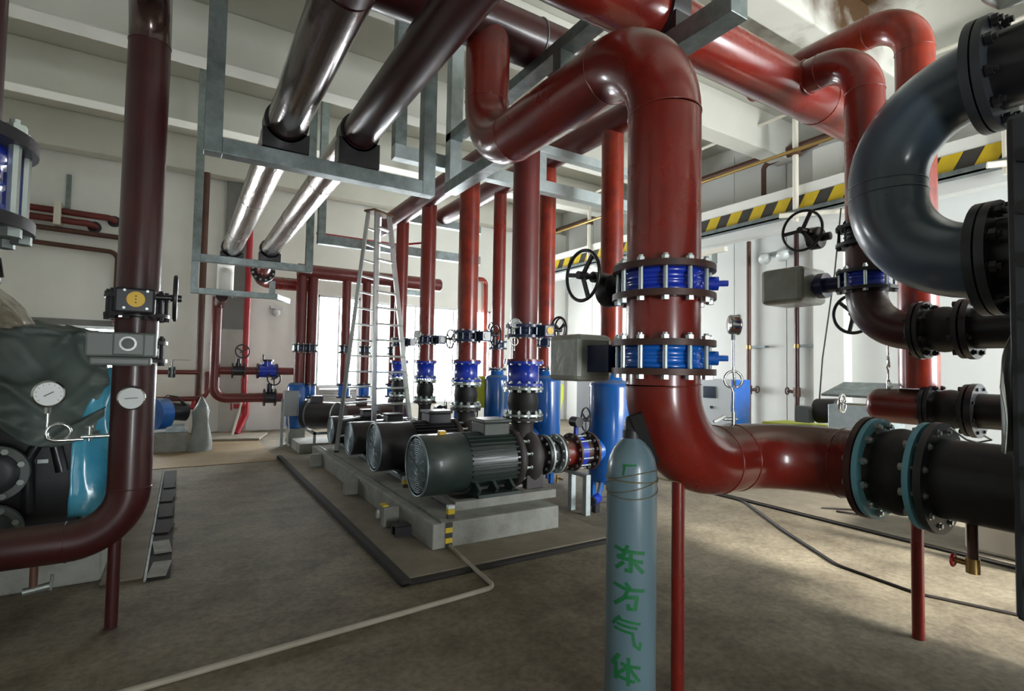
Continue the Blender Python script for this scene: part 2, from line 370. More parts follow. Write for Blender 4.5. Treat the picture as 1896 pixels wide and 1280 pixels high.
def gauge(name, label, base, face, R=.055, h=.3, loop_dir=(1, 0, 0), dark=False, cock=True):
    """pressure gauge on a looped siphon tube rising from base"""
    b = V(base); f = V(face).normalized(); l = V(loop_dir).normalized(); t = Thing(name, label, 'gauge', b)
    if cock:
        ck = t.part('gauge_cock', MB().cyl(b, b+V((0, 0, .07)), .013, n=12).cyl(b+V((0, 0, .035))-l*.02, b+V((0, 0, .035))+l*.05, .009, n=10), 'zinc_bolt')
        t.part('lever', MB().bar(b+V((0, 0, .05))+l*.045, b+V((0, 0, .02))+l*.1, .02, .012), 'chrome', ck)
    z0 = .07 if cock else 0; pts = []; rl = .042; zc = z0+h*.42
    pts += [b+V((0, 0, z0)), b+V((0, 0, zc-rl*1.6))]
    for k in range(0, 21):
        a = -PI/2+2*PI*k/20; pts.append(b+V((0, 0, zc+rl*math.sin(a)))+l*(rl*math.cos(a)-rl*0)+f*(.016*k/20-.008))
    pts += [b+V((0, 0, zc+rl*1.7)), b+V((0, 0, z0+h))]
    t.part('siphon_tube', MB().tube(pts, .0065, 10), 'chrome')
    gc = b+V((0, 0, z0+h+R))
    t.part('fitting', MB().cyl(gc-V((0, 0, R+.03)), gc-V((0, 0, R*.8)), .011, n=6), 'chrome')
    cs = t.part('gauge_case', MB().lathe(gc-f*.022, f, [(0, 0), (R*.9, 0), (R, .006), (R, .04), (R*1.08, .042), (R*1.08, .05), (R*.9, .052), (R*.88, .044)], 32), 'chrome')
    t.part('dial', MB().disc(gc+f*.0225, f, R*.9, 28), 'dial_dark' if dark else 'dial_white', cs)
    u, v, _ = basis(f); pt = MB().bar(gc+f*.025-(u+v*.6)*R*.25, gc+f*.025+(u+v*.6)*R*.55, .004, .002, up=f)
    for k in range(9):
        a = -.7+k*(PI+1.4)/8; e = u*math.cos(a)+v*math.sin(a); pt.bar(gc+f*.024+e*R*.7, gc+f*.024+e*R*.82, .003, .001, up=f)
    t.part('pointer', pt, 'chrome' if dark else 'black_iron', cs)
    return t
def wallgrid(axis, c, th, u0, u1, z0, z1, holes):
    """wall slab with rectangular holes; axis 'y' wall at Y=c, 'x' wall at X=c"""
    us = sorted({u0, u1, *[h[0] for h in holes], *[h[1] for h in holes]}); zs = sorted({z0, z1, *[h[2] for h in holes], *[h[3] for h in holes]})
    mb = MB()
    for a, b in zip(us, us[1:]):
        for e, f in zip(zs, zs[1:]):
            um, zm = (a+b)/2, (e+f)/2
            if any(h[0] < um < h[1] and h[2] < zm < h[3] for h in holes): continue
            if axis == 'y': mb.box((a, c, e), (b, c+th, f))
            else: mb.box((c, a, e), (c+th, b, f))
    return mb
# ------------------------------------------------------------------ room shell
XW, YF, XL, YB, ZC = 9.5, 12.9, -6.0, -4.0, 6.1
struct('floor', MB().box((XL, YB, -.2), (XW, YF, 0)), 'floor_concrete', label='bare dusty concrete floor of the plant room', cat='floor')
FH = [(-2.95, -1.0, 1.15, 2.14), (2.64, 3.64, .95, 3.12), (3.94, 7.3, .5, 3.05)]
BH = [(.1, .95, 0.0, 2.1), (4.7, 8.8, .9, 3.6)]
struct('wall_far', wallgrid('y', YF, .25, XL, XW, 0, ZC, FH), 'white_paint', label='white painted far wall with bright windows', cat='wall')
struct('wall_back', wallgrid('y', YB-.25, .25, XL, XW, 0, ZC, BH), 'white_paint', label='white wall behind the viewer with door opening', cat='wall')
struct('wall_left', MB().box((XL-.2, YB, 0), (XL, YF, ZC)), 'white_paint', label='white side wall on the left', cat='wall')
wr = struct('wall_right', MB().box((XW, YB, 0), (XW+.2, YF, ZC)), 'panel_white', label='white panelled wall behind the raised walkway', cat='wall')
for k in range(15):
    y = -3.2+k*1.1
    struct('wall_panel', MB().box((XW-.02, y, .02), (XW, y+1.085, 5.9)), 'panel_white', wr, bevel=.004)
struct('ceiling', MB().box((XL, YB, ZC), (XW, YF, ZC+.2)), 'ceiling_paint', label='off-white ceiling slab with a rusty brown stain', cat='ceiling')
for i, y in enumerate((12.67, 10.15, 7.9, 5.6, 3.3, 1.0, -1.4)):
    struct('ceiling_beam', MB().box((XL, y-.17, 5.40), (XW, y+.17, ZC)), 'ceiling_paint', label=('', 'second white ceiling beam from the far wall', 'third white ceiling beam from the far wall', 'fourth white ceiling beam from the far wall', 'fifth white ceiling beam from the far wall', 'white ceiling beam right overhead of the viewer', 'white ceiling beam behind the viewer')[i] if i else 'white ceiling beam running along the top of the far wall', cat='beam', bevel=.02)
struct('floor_rear', MB().box((-5, 8.8, 0), (1.28, YF, .008)), 'floor_ochre', label='ochre-brown smooth floor strip near the far wall', cat='floor')
for n, (a, b, z0, z1) in enumerate(FH, 1):
    wn = struct('window_%d' % n, MB().box((a, YF+.02, z0), (a+.05, YF+.1, z1)).box((b-.05, YF+.02, z0), (b, YF+.1, z1)).box((a, YF+.02, z1-.05), (b, YF+.1, z1)).box((a, YF+.02, z0), (b, YF+.1, z0+.05)), 'cabinet_white', label=('low bright window beside the dark riser', 'tall bright window behind the ladder', 'wide bright window behind the pump risers')[n-1], cat='window')
    k = max(2, round((b-a)/1.1))
    for i in range(k):
        x0 = a+.05+(b-a-.1)*i/k; x1 = a+.05+(b-a-.1)*(i+1)/k
        struct('pane', MB().box((x0+.02, YF+.055, z0+.05), (x1-.02, YF+.06, z1-.05)), 'window_glass', wn)
        if i: struct('mullion', MB().box((x0-.02, YF+.03, z0+.05), (x0+.02, YF+.09, z1-.05)), 'cabinet_white', wn)
    portal(a, b, z0, z1, YF+.2, -1)
for a, b, z0, z1 in BH: portal(a, b, z0, z1, YB-.2, 1)
wn = struct('window_4', MB().box((5.2, YB-.12, 2.4), (8.8, YB-.05, 2.46)).box((5.2, YB-.12, .9), (8.8, YB-.05, .96)), 'cabinet_white', label='long window band behind the viewer', cat='window')
for k in range(2): struct('mullion', MB().box((6.35+k*1.2, YB-.12, .9), (6.41+k*1.2, YB-.05, 3.6)), 'cabinet_white', wn)
# window head trim over the low left window, louvre below the tall one
struct('trim_1', MB().box((-3.0, YF-.03, 2.14), (-.95, YF, 2.26)), 'column_grey', label='grey lintel strip over the low window', cat='trim')
lv = Thing('wall_louvre', 'grey slatted louvre under the tall bright window', 'louvre', (3.15, YF, .3))
lv.part('frame', MB().box((2.68, YF-.03, .3), (2.72, YF, .94)).box((3.58, YF-.03, .3), (3.62, YF, .94)), 'louvre_grey')
for k in range(10): lv.part('slat', MB().bar((2.72, YF-.03, .36+k*.06), (3.58, YF-.03, .36+k*.06), .05, .012, up=(0, -.6, 1)), 'louvre_grey')
struct('column_far', MB().box((.68, YF-.12, 0), (1.2, YF, 2.2)), 'pale_plaster', label='pale plastered pier on the far wall', cat='column')
struct('column_far_upper', MB().box((.68, YF-.12, 2.2), (1.2, YF, 5.4)), 'column_grey', label='bare grey upper part of the far wall pier', cat='column')
struct('column_corner', MB().box((XW-.5, 12.3, 0), (XW, YF, 5.4)), 'white_paint', label='white corner column between far and right walls', cat='column')
for i, y in enumerate((9.2, 4.72)): struct('column_right', MB().box((XW-.28, y-.25, 0), (XW-.02, y+.25, 5.4)), 'white_paint', label=('white wall pilaster behind the third blue tank', 'white wall pilaster beside the copper-brown wall pipe')[i], cat='column', bevel=.01)

# ------------------------------------------------------------------ raised walkway on the right wall
wk = Thing('walkway', 'raised steel walkway with black and yellow hazard edge', 'walkway', (8.5, 0, 4.1))
wk.part('deck', MB().box((8.5, -3.5, 4.16), (9.45, 12.2, 4.22)), 'galvanised_pale')
wk.part('edge_beam', MB().box((8.46, -3.5, 4.14), (8.5, 12.2, 4.56)), 'white_paint')
wk.part('hazard_band', MB().box((8.445, -3.5, 4.155), (8.46, 12.2, 4.385)), 'hazard_black')
me = MB().add([(8.438, -.03, 4.157), (8.438, .2, 4.157), (8.438, .08, 4.383), (8.438, -.15, 4.383), (8.446, -.03, 4.157), (8.446, .2, 4.157), (8.446, .08, 4.383), (8.446, -.15, 4.383)],
              [(0, 1, 2, 3), (7, 6, 5, 4), (0, 4, 5, 1), (1, 5, 6, 2), (2, 6, 7, 3), (3, 7, 4, 0)], False).mesh('hazard_stripe', M['hazard_yellow'])
for k in range(34): wk.inst('hazard_stripe', me, (0, -3.1+k*.452, 0))
wk.part('angle_ledge', MB().box((8.36, -3.5, 4.05), (8.5, 12.2, 4.075)).box((8.36, -3.5, 4.05), (8.375, 12.2, 4.14)), 'galvanised')
wk.part('soffit_beam', MB().box((8.55, -3.5, 3.9), (8.75, 12.2, 4.14)), 'panel_white')
for y in (-2.2, .6, 2.2, 4.81, 7.4, 10.0):
    wk.part('post', MB().cyl((8.42, y, 3.95), (8.42, y, 5.75), .045, n=14), 'pipe_white')
    wk.part('coupler', MB().box((8.36, y-.05, 5.06), (8.5, y+.05, 5.16)), 'brown_paint')
wk.part('handrail', MB().cyl((8.36, -3, 5.12), (8.36, 12, 5.12), .03, n=12), 'brass')
wk.part('top_rail', MB().cyl((8.36, -3, 5.78), (8.36, 12, 5.78), .03, n=12), 'pipe_white')
for y in (4.55, 1.95):
    wk.part('scaffold_tube', MB().cyl((8.1, y+.35, 4.02), (8.62, y-.6, 3.98), .04, n=14), 'pipe_white')
pipe('fire_main', 'long brown pipe running high along the right wall', [(9.25, -3, 5.55), (9.25, 12.5, 5.55)], .07, .1, 'brown_paint', weld=False)
pipe('brown_drop_pipe', 'bent brown branch pipe dropping behind the walkway rail', [(9.25, 4.9, 5.5), (9.25, 5.9, 5.42), (9.25, 5.9, 4.25)], .045, .1, 'brown_paint', weld=False)
for i, y in enumerate((6.3, 5.35)):
    x = 9.38; t = Thing('wall_pipe', ('thin rust-brown pipe on the right wall nearer the corner', 'thin rust-brown pipe on the right wall behind the actuator')[i], 'pipe', (x, y, 0), 'rust-brown wall pipes')
    t.part('pipe_section', MB().cyl((x, y, .02), (x, y, 4.05), .042, n=14), 'brown_paint' if i == 0 else 'shaded_red_paint')
    t.part('bracket', MB().box((x-.02, y-.35, 1.95), (x+.1, y+.03, 1.99)), 'galvanised')
    t.part('collar', MB().cyl((x, y, 1.93), (x, y, 2.0), .055, n=14), 'brass')
    vv = t.part('hose_valve', MB().cyl((x, y, 1.05), (x, y, 1.22), .06, n=14).cyl((x, y, 1.13), (x, y-.16 if i == 0 else y+.16, 1.15), .03, n=10), 'brown_paint')
    t.part('valve_wheel', MB().torus((x, y-.18 if i == 0 else y+.18, 1.15), (0, 1, 0), .06, .012, 18, 6), 'shaded_red_paint', vv)

# ------------------------------------------------------------------ floor details
pd = Thing('pump_pad', 'low dark concrete pad under the long pump plinth', 'concrete pad', (1.4, 3.5, 0))
pd.part('slab', MB().box((1.36, 3.5, 0), (3.3, 9.0, .035)), 'pad_concrete', bevel=.01)
pd.part('shaded_edge', MB().box((1.30, 3.44, 0), (1.37, 9.0, .05)).box((1.30, 3.44, 0), (3.3, 3.5, .03)), 'trench_dark', bevel=.012)  # dark strips: colour stands for the shadow on the pad's side faces
pl = Thing('pump_plinth', 'long pale concrete plinth carrying the row of pumps', 'plinth', (1.73, 3.92, 0))
pl.part('concrete_block', MB().box((1.73, 3.92, .03), (2.98, 8.55, .235)), 'concrete_block', bevel=.012)
pl.part('steel_edge', MB().box((1.80, 3.92, .232), (1.815, 8.5, .245)), 'galvanised')
for y in (4.72, 6.05, 7.9): pl.part('side_post', MB().box((1.58, y-.045, .035), (1.73, y+.035, .21)), 'concrete_block', bevel=.008)
for k in range(5): pl.part('tape_band', MB().box((1.84, 3.912, .03+k*.041), (1.90, 3.921, .07+k*.041)), 'hazard_yellow' if k % 2 else 'hazard_black')
for i, (x, y) in enumerate(((1.93, 4.02), (2.0, 5.25), (2.02, 6.5))):
    t = Thing('corner_marker', ('yellow striped marker stub at the front corner of the plinth', 'small yellow marker stub between the first two motors', 'small yellow marker stub behind the second motor')[i], 'marker', (x, y, .235), 'yellow marker stubs on the plinth')
    t.part('stub', MB().box((x-.03, y-.02, .235), (x+.03, y+.02, .30)), 'hazard_black', bevel=.003)
    t.part('yellow_band', MB().box((x-.031, y-.021, .27), (x+.031, y+.021, .315)), 'hazard_yellow', bevel=.003)
    t.part('cap', MB().box((x-.031, y-.021, .315), (x+.031, y+.021, .345)), 'cabinet_white', bevel=.004)
t = Thing('electric_box', 'small open grey junction box low on the plinth side', 'junction box', (1.62, 4.42, .035))
t.part('shell', MB().box((1.58, 4.36, .035), (1.72, 4.37, .12)).box((1.58, 4.46, .035), (1.72, 4.47, .12)).box((1.58, 4.36, .115), (1.72, 4.47, .125)), 'dark_flange')
t.part('socket', MB().cyl((1.66, 4.415, .08), (1.71, 4.415, .08), .025, n=12), 'black_iron')
t = Thing('plastic_bottle', 'clear plastic bottle leaning on the plinth side post', 'bottle', (1.53, 4.7, .04))
t.part('cover', MB().lathe((1.53, 4.68, .2), (0, 0, 1), [(.012, 0), (.02, -.02), (.02, -.06), (.014, -.075), (0, -.08)], 16), 'wrap_plastic')  # body of the clear plastic bottle
t.part('holder', MB().box((1.57, 4.66, .22), (1.62, 4.76, .235)), 'hazard_yellow')
pipe('floor_conduit', 'pale conduit lying across the floor and bending to the plinth', [(-.6, 2.92, .014), (1.84, 3.12, .014), (1.87, 3.9, .05)], .016, .07, 'conduit_grey', weld=False, n=12)
# trench on the left
tr = Thing('floor_trench', 'narrow dark cable trench with broken cover plates', 'trench', (-.1, 4.38, 0))
tr.part('trench_bed', MB().box((-.16, 4.38, .001), (-.02, 8.6, .004)), 'trench_dark')
tr.part('edge_angle', MB().box((-.175, 4.38, 0), (-.16, 8.6, .012)), 'galvanised')
for y, l, r_ in ((4.43, .28, .05), (4.95, .3, -.04), (5.5, .25, .08), (6.05, .4, 0), (6.7, .3, .05), (7.4, .5, -.03)):
    tr.part('cover_plate', MB().bar((-.09-r_*.3, y, .012), (-.09+r_*.3, y+l, .016), .115, .012), 'trench_plate' if y < 5.3 else 'trench_dark')
solo('loose_timber', MB().bar((.42, 11.9, .03), (1.42, 11.6, .03), .9, .04), 'conduit_grey', 'pale boards lying on the floor by the far wall', 'boards', (.9, 11.7, 0), bevel=.01)
pipe('extension_cord', 'thin black cord snaking over the floor on the right', [(5.5, 4.4, .01), (5.5, 3.75, .01), (4.85, 2.9, .01), (4.36, 2.17, .01), (4.29, 1.62, .01), (4.5, 1.1, .01), (4.7, .7, .01)], .011, .25, 'cable_black', weld=False, n=8, cat='cord')
gs = Thing('equipment_pad', 'flat concrete strip on the right with dark edge joints', 'concrete pad', (6, 1, 0))
gs.part('slab', MB().box((5.56, -1, 0), (7.9, 4.2, .03)), 'pad_concrete', bevel=.006)
gs.part('edge_joint', MB().box((5.52, -1, .0), (5.56, 4.2, .018)), 'trench_dark')
solo('wire_scrap', MB().tube([(5.9, 3.1, .04), (6.1, 2.9, .045), (6.15, 2.7, .04), (5.95, 2.75, .05), (5.9, 2.95, .04)], .01, 6), 'cable_black', 'loop of black wire lying on the concrete strip', 'wire', (6, 2.9, .03))

# ------------------------------------------------------------------ main red pipe (centre right)
XR, YR = 1.88, 1.7
rm = .1665
t = pipe('main_red_pipe', 'huge glossy red pipe rising to an elbow in the centre foreground', [(XR, YR, 1.974), (XR, YR, 3.09), (XR, 3.44, 3.09), (XR, 3.44, 4.1)], rm, .40, 'red_paint', n=56)
t2 = pipe('lower_red_pipe', 'glossy red elbow pipe turning right under the two blue valves', [(XR, YR, 1.476), (XR, YR, 1.06), (2.757, YR, 1.06), (2.757, 1.235, 1.06)], rm, [.37, .36], 'red_paint', n=56)
solo('red_pipe_spool', MB().cyl((XR, YR, 1.634), (XR, YR, 1.816), rm, n=56), 'red_paint', 'short red pipe spool between the two big blue valves', 'pipe', (XR, YR, 1.634))
v = wafer_valve('butterfly_valve', 'big royal blue butterfly valve on the main pipe, upper of two', (XR, YR, 1.895), (0, 0, 1), rm, .10, 'royal_blue', 'brown_flange', 12, .0105, small=False, Rf=.232)
gearbox(v, (XR-.02, YR+.33, 1.90), (0, 1, 0), (-1, 0, 0), .14, .066, Rw=.125, wl=.19, rot=.9, dz=.06)
v.part('trunnion', MB().cyl((XR+.12, YR-.12, 1.895), (XR+.17, YR-.17, 1.895), .032, n=16).cyl((XR+.17, YR-.17, 1.895), (XR+.2, YR-.2, 1.895), .014, n=10), 'royal_blue')
v = wafer_valve('butterfly_valve', 'big bright blue butterfly valve on the main pipe, lower of two', (XR, YR, 1.555), (0, 0, 1), rm, .10, 'azure_blue', 'brown_flange', 12, .0105, small=False, Rf=.232)
v.part('trunnion', MB().cyl((XR+.12, YR-.12, 1.555), (XR+.17, YR-.17, 1.555), .032, n=16).cyl((XR+.17, YR-.17, 1.555), (XR+.2, YR-.2, 1.555), .014, n=10), 'azure_blue')
ac = v.part('actuator', MB().box((XR-.15, YR+.44, 1.43), (XR+.10, YR+.70, 1.68)), 'wrap_plastic', bevel=.03)
v.part('actuator_neck', MB().cyl((XR, YR+.15, 1.55), (XR, YR+.3, 1.55), .05, n=20).box((XR-.08, YR+.28, 1.48), (XR+.08, YR+.47, 1.62)), 'navy_enamel')
solo('support_post', MB().cyl((1.99, 1.7, 0), (1.99, 1.7, .98), .03, n=18).cyl((1.99, 1.7, 0), (1.99, 1.7, .008), .036, n=18), 'red_paint', 'red support post beneath the elbow next to the gas cylinder', 'support', (1.99, 1.7, 0))
gauge('pressure_gauge', 'dark-faced steel gauge on a looped tube above the red elbow', (2.40, 1.70, 1.218), (.8, -.6, 0), R=.05, h=.40, loop_dir=(-.85, .5, 0), dark=True)
# rubber joint and black pipe toward the chiller
flange(t2, (2.757, 1.222, 1.06), (0, -1, 0), .235, .026, 'brown_flange')
rj = rubber_joint('rubber_joint', 'large rubber joint with pale blue rings at the red pipe end', (2.757, 1.205, 1.06), (2.757, .985, 1.06), rm, .23, 12, .0095, fm='sky_blue_ring', small=False)
t = Thing('black_pipe_stub', 'thick dark pipe running from the pale blue ringed joint to the chiller', 'pipe', (2.757, .2, 1.06))
t.part('pipe_section', MB().cyl((2.757, .965, 1.06), (2.757, .05, 1.06), rm, n=48), 'dark_flange')
flange(t, (2.757, .955, 1.06), (0, -1, 0), .235, .028, 'chiller_dark')
t.part('wire_tail', MB().tube([(2.70, .90, 1.28), (2.68, .84, 1.24), (2.66, .80, 1.235), (2.67, .76, 1.25), (2.70, .79, 1.26)], .004, 6), 'zinc_bolt')

# ------------------------------------------------------------------ gas cylinder
gx, gy, gr = 1.622, 1.632, .1035
t = Thing('gas_cylinder', 'tall grey-blue gas cylinder with green lettering in the foreground', 'gas cylinder', (gx, gy, 0))
t.part('body', MB().lathe((gx, gy, 0), (0, 0, 1), [(0, .0), (gr*.9, 0), (gr, .02), (gr, 1.06), (gr*.985, 1.09), (gr*.9, 1.13), (gr*.74, 1.165), (gr*.5, 1.195), (gr*.36, 1.21), (gr*.36, 1.225)], 56), 'gas_grey')
t.part('neck_ring', MB().cyl((gx, gy, 1.21), (gx, gy, 1.24), .04, n=24), 'dark_flange')
t.part('valve_cap', MB().lathe((gx, gy, 1.24), (0, 0, 1), [(.034, 0), (.034, .03), (.026, .055), (.012, .065), (0, .066)], 20), 'black_iron')
fwd = V((-gx, -gy, 0)).normalized(); side = V((-fwd.y, fwd.x, 0))
if side.dot(_right) < 0: side = -side
def on_cyl(u, z, lift=.0012, rr=None):
    rr = rr or gr; a = math.asin(max(-.98, min(.98, u/gr))); return V((gx, gy, z))+(fwd*math.cos(a)+side*math.sin(a))*(rr+lift)
def stroke(mb, pts, wd, f):
    for (x0, y0), (x1, y1) in zip(pts, pts[1:]):
        dx, dy = x1-x0, y1-y0; L = math.hypot(dx, dy) or 1; nx, ny = -dy/L*wd/2, dx/L*wd/2; ex, ey = dx/L*wd*.3, dy/L*wd*.3; k = max(2, int(L/18)); vs = []
        for i in range(k+1):
            q = i/k; px, py = x0-ex+(dx+2*ex)*q, y0-ey+(dy+2*ey)*q
            vs += [f(px+nx, py+ny), f(px-nx, py-ny)]
        mb.add(vs, [(2*i, 2*i+1, 2*i+3, 2*i+2) for i in range(k)], False)
def mapc(xc, yc):
    return on_cyl((xc-208)/190*gr, .851-(yc)*.000512+.0, .0012)
GL = [
 [[(100, 142), (150, 158), (295, 172)], [(182, 120), (155, 190), (116, 212)], [(116, 214), (200, 224), (285, 240)], [(206, 182), (206, 312), (172, 306)], [(152, 252), (106, 296)], [(236, 252), (290, 318)]],
 [[(176, 410), (200, 444)], [(94, 428), (170, 452), (296, 460)], [(186, 456), (164, 520), (96, 580)], [(170, 516), (252, 508), (240, 600), (190, 600), (192, 574)]],
 [[(128, 672), (84, 738)], [(126, 692), (272, 712)], [(118, 730), (250, 748)], [(98, 768), (222, 786)], [(222, 786), (238, 876), (272, 905), (278, 858)]],
 [[(126, 968), (80, 1048)], [(106, 1030), (106, 1152)], [(148, 1030), (274, 1046)], [(195, 980), (195, 1180)], [(190, 1046), (126, 1104)], [(202, 1050), (270, 1144)], [(120, 1130), (236, 1152)]]]
for g, wd_ in zip(GL, (28, 27, 21, 25)):
    mb = MB()
    for s in g: stroke(mb, s, wd_, mapc)
    t.part('green_character', mb, 'green_ink')
mb = MB()
def shoulder(xc, yc):
    z = 1.07+(205-yc)*.00085; rr = gr*(.995 if z < 1.09 else .99-(z-1.09)*2.2); a = math.asin(max(-.9, min(.9, (xc-270)/110*.9))); return V((gx, gy, z))+(fwd*math.cos(a)+side*math.sin(a))*(rr+.002)
stroke(mb, [(230, 160), (290, 156)], 9, shoulder); stroke(mb, [(238, 158), (230, 204)], 9, shoulder)
t.part('green_character', mb, 'green_ink')
tw = MB()
for k, (z, dz) in enumerate(((1.045, .004), (1.035, -.01), (1.02, .03), (1.05, .035), (1.0, -.025))):
    pts = [V((gx, gy, z+dz*math.sin(a*1.0+k)))+V((math.cos(a), math.sin(a), 0))*(gr+.003) for a in [2*PI*i/40 for i in range(40)]]
    tw.tube(pts, .0019, 5, closed=True)
tw.tube([(gx+.09, gy+.03, 1.04), (1.8, 1.61, 1.02), (1.93, 1.65, .99), (2.025, 1.69, .96), (1.99, 1.735, .96)], .003, 5)
solo('tie_wire', tw, 'wire', 'twisted wire tying the gas cylinder to the red pipe', 'wire', (gx, gy, 1.05))
solo('rubber_strip', MB().bar((1.585, 1.575, 1.315), (1.715, 1.60, 1.10), .05, .014, up=(1, 1, 0)), 'black_rubber', 'black rubber strip wedged between gas cylinder and red elbow', 'rubber strip', (1.7, 1.65, 1.2))

# ------------------------------------------------------------------ slate U-bend and chiller on the right
UX, UY = 2.70, .77
t = pipe('slate_return_bend', 'big glossy slate grey U-shaped pipe bend at the right edge', [(UX, UY, 2.70), (UX, 1.12, 2.70), (UX, 1.12, 1.96), (UX, UY, 1.96)], .152, [.345, .345], 'slate_paint', n=52)
for z in (2.70, 1.96):
    flange(t, (UX, UY, z), (0, -1, 0), .225, .03, 'chiller_dark')
ch = Thing('chiller', 'dark chiller end plate and nozzles at the right edge', 'chiller', (2.9, 0, 0))
for z in (2.70, 1.96):
    flange(ch, (UX, UY-.037, z), (0, -1, 0), .225, .03, 'chiller_dark')
    bolts(ch, (UX, UY-.056, z), (0, -1, 0), .004, .195, 10, .013, 'black_iron', small=False)
    ch.part('nozzle', MB().cyl((UX, UY-.05, z), (UX, .35, z), .15, n=40), 'black_iron')
ch.part('end_plate', MB().box((2.275, .42, .72), (4.3, .60, 2.36)), 'chiller_dark', bevel=.02)
for k in range(9): ch.part('plate_bolt', MB().cyl((2.25, .55, .85+k*.17), (2.28, .55, .85+k*.17), .024, n=8), 'black_iron')
ch.part('shell', MB().cyl((3.3, .42, 1.5), (3.3, -3.2, 1.5), .75, n=48), 'chiller_dark')
ch.part('shell', MB().cyl((3.3, .42, 2.6), (3.3, -3.2, 2.6), .45, n=48), 'slate_paint')
for y in (.2, -2.6): ch.part('foot', MB().box((2.7, y-.1, 0), (3.9, y+.1, .85)), 'slate_paint', bevel=.01)
t = solo('plastic_film', MB().lathe((2.56, .66, 2.93), (.1, -.4, 1), [(.0, -.06), (.07, -.02), (.12, .05), (.13, .14), (.10, .24), (.15, .3)], 14), 'wrap_plastic', 'crumpled plastic film over the top nozzle at the right edge', 'plastic film', (2.56, .66, 2.9))
# riser one with its valves
r1x, r1y = 3.65, 1.635; rr = .112
t = pipe('branch_riser', 'dark red riser dropping from the big overhead pipe behind the slate bend', [(r1x, 2.0, 3.57), (r1x, r1y, 3.57), (r1x, r1y, 2.44)], rr, .27, 'red_paint', n=40)
solo('branch_spool', MB().cyl((r1x, r1y, 2.30), (r1x, r1y, 2.15), rr, n=36), 'shaded_red_paint', 'short dark red spool between the black and blue branch valves', 'pipe', (r1x, r1y, 2.15))
t = pipe('branch_elbow', 'dark red elbow turning toward the chiller below the blue branch valve', [(r1x, r1y, 2.02), (r1x, r1y, 1.755), (r1x, 1.36, 1.755)], rr, .25, 'shaded_red_paint', n=40)
flange(t, (r1x, 1.35, 1.755), (0, -1, 0), .17, .022, 'black_iron')
v = wafer_valve('butterfly_valve', 'black butterfly valve with large handwheel on the branch riser', (r1x, r1y, 2.37), (0, 0, 1), rr, .09, 'black_iron', 'dark_flange', 8, .009, small=False, Rf=.165, bm='dark_flange')
gearbox(v, (r1x-.03, r1y+.3, 2.41), (0, 1, 0), (-1, 0, 0), .1, .06, Rw=.132, wl=.16, rot=1.1, dz=.03)
v = wafer_valve('butterfly_valve', 'dark blue butterfly valve with boxed actuator on the branch riser', (r1x, r1y, 2.085), (0, 0, 1), rr, .09, 'royal_blue', 'dark_flange', 8, .009, small=False, Rf=.165)
v.part('actuator', MB().box((r1x-.16, r1y+.32, 1.97), (r1x+.16, r1y+.62, 2.22)), 'wrap_plastic', bevel=.03)
v.part('actuator_neck', MB().cyl((r1x, r1y+.1, 2.085), (r1x, r1y+.33, 2.085), .05, n=18).cyl((r1x, r1y+.24, 2.085), (r1x, r1y+.29, 2.085), .085, n=20), 'navy_enamel')
handw = Thing('spare_handwheel_valve', 'black handwheel glimpsed behind the dark red branch elbow', 'valve', (4.22, 1.92, 1.8))
handwheel(handw, (4.12, 1.93, 1.93), (-1, 0, 0), .14, rot=.3); handw.part('gearbox', MB().cyl((4.22, 1.86, 1.92), (4.22, 1.98, 1.92), .05, n=16).cyl((4.33, 1.66, 1.92), (4.22, 1.92, 1.92), .03, n=10), 'black_iron')
rubber_joint('rubber_joint', 'black rubber joint under the slate bend, upper of two', (r1x, 1.335, 1.755), (r1x, 1.13, 1.755), rr, .165, 8, .01, fm='dark_flange', small=False, bm='dark_flange')
solo('black_pipe_stub', MB().cyl((r1x, 1.125, 1.755), (r1x, .5, 1.755), rr, n=36).cyl((r1x, 1.12, 1.755), (r1x, 1.09, 1.755), .17, n=36), 'black_iron', 'black pipe stub joining the upper rubber joint to the chiller', 'pipe', (r1x, .8, 1.755))
t = Thing('support_post', 'dark red support post standing on the lit floor at the right', 'support', (3.6, 1.36, 0))
t.part('post', MB().cyl((3.6, 1.36, 0), (3.6, 1.36, 1.06), .031, n=18), 'red_paint')
t.part('arm', MB().bar((3.6, 1.36, 1.04), (2.92, .86, 1.04), .05, .05), 'red_paint')
# riser two with stub
r2x, r2y = 4.35, 1.62
t = pipe('second_branch_riser', 'orange-red riser with elbow, farther back beside the slate bend', [(r2x, 2.9, 4.1), (r2x, r2y, 4.1), (r2x, r2y, 1.4)], .118, .30, 'orange_paint', n=40)
t = Thing('stub_header', 'short red header with rounded end above the pale blue ringed joint', 'pipe', (r2x, 1.7, 1.27))
t.part('pipe_section', MB().tube([(r2x, 1.86, 1.27), (r2x, 1.84, 1.27), (r2x, 1.56, 1.27)], .125, 36), 'red_paint')
t.part('rounded_end', MB().ball((r2x, 1.855, 1.27), .125, .09, .125, 28, 16), 'red_paint')
flange(t, (r2x, 1.56, 1.27), (0, -1, 0), .175, .024, 'black_iron')
rubber_joint('rubber_joint', 'black rubber joint under the slate bend, lower of two', (r2x, 1.545, 1.27), (r2x, 1.335, 1.27), rr, .17, 8, .01, fm='dark_flange', small=False, bm='dark_flange')
solo('black_pipe_stub', MB().cyl((r2x, 1.33, 1.27), (r2x, .6, 1.27), rr, n=36).cyl((r2x, 1.325, 1.27), (r2x, 1.29, 1.27), .175, n=36), 'black_iron', 'black pipe stub joining the lower rubber joint to the chiller', 'pipe', (r2x, .9, 1.27))
gauge('siphon_gauge', 'steel siphon tube with lever cock on the short red header', (r2x-.02, 1.80, 1.385), (.5, -.8, 0), R=.05, h=.32, loop_dir=(-.85, -.5, 0))
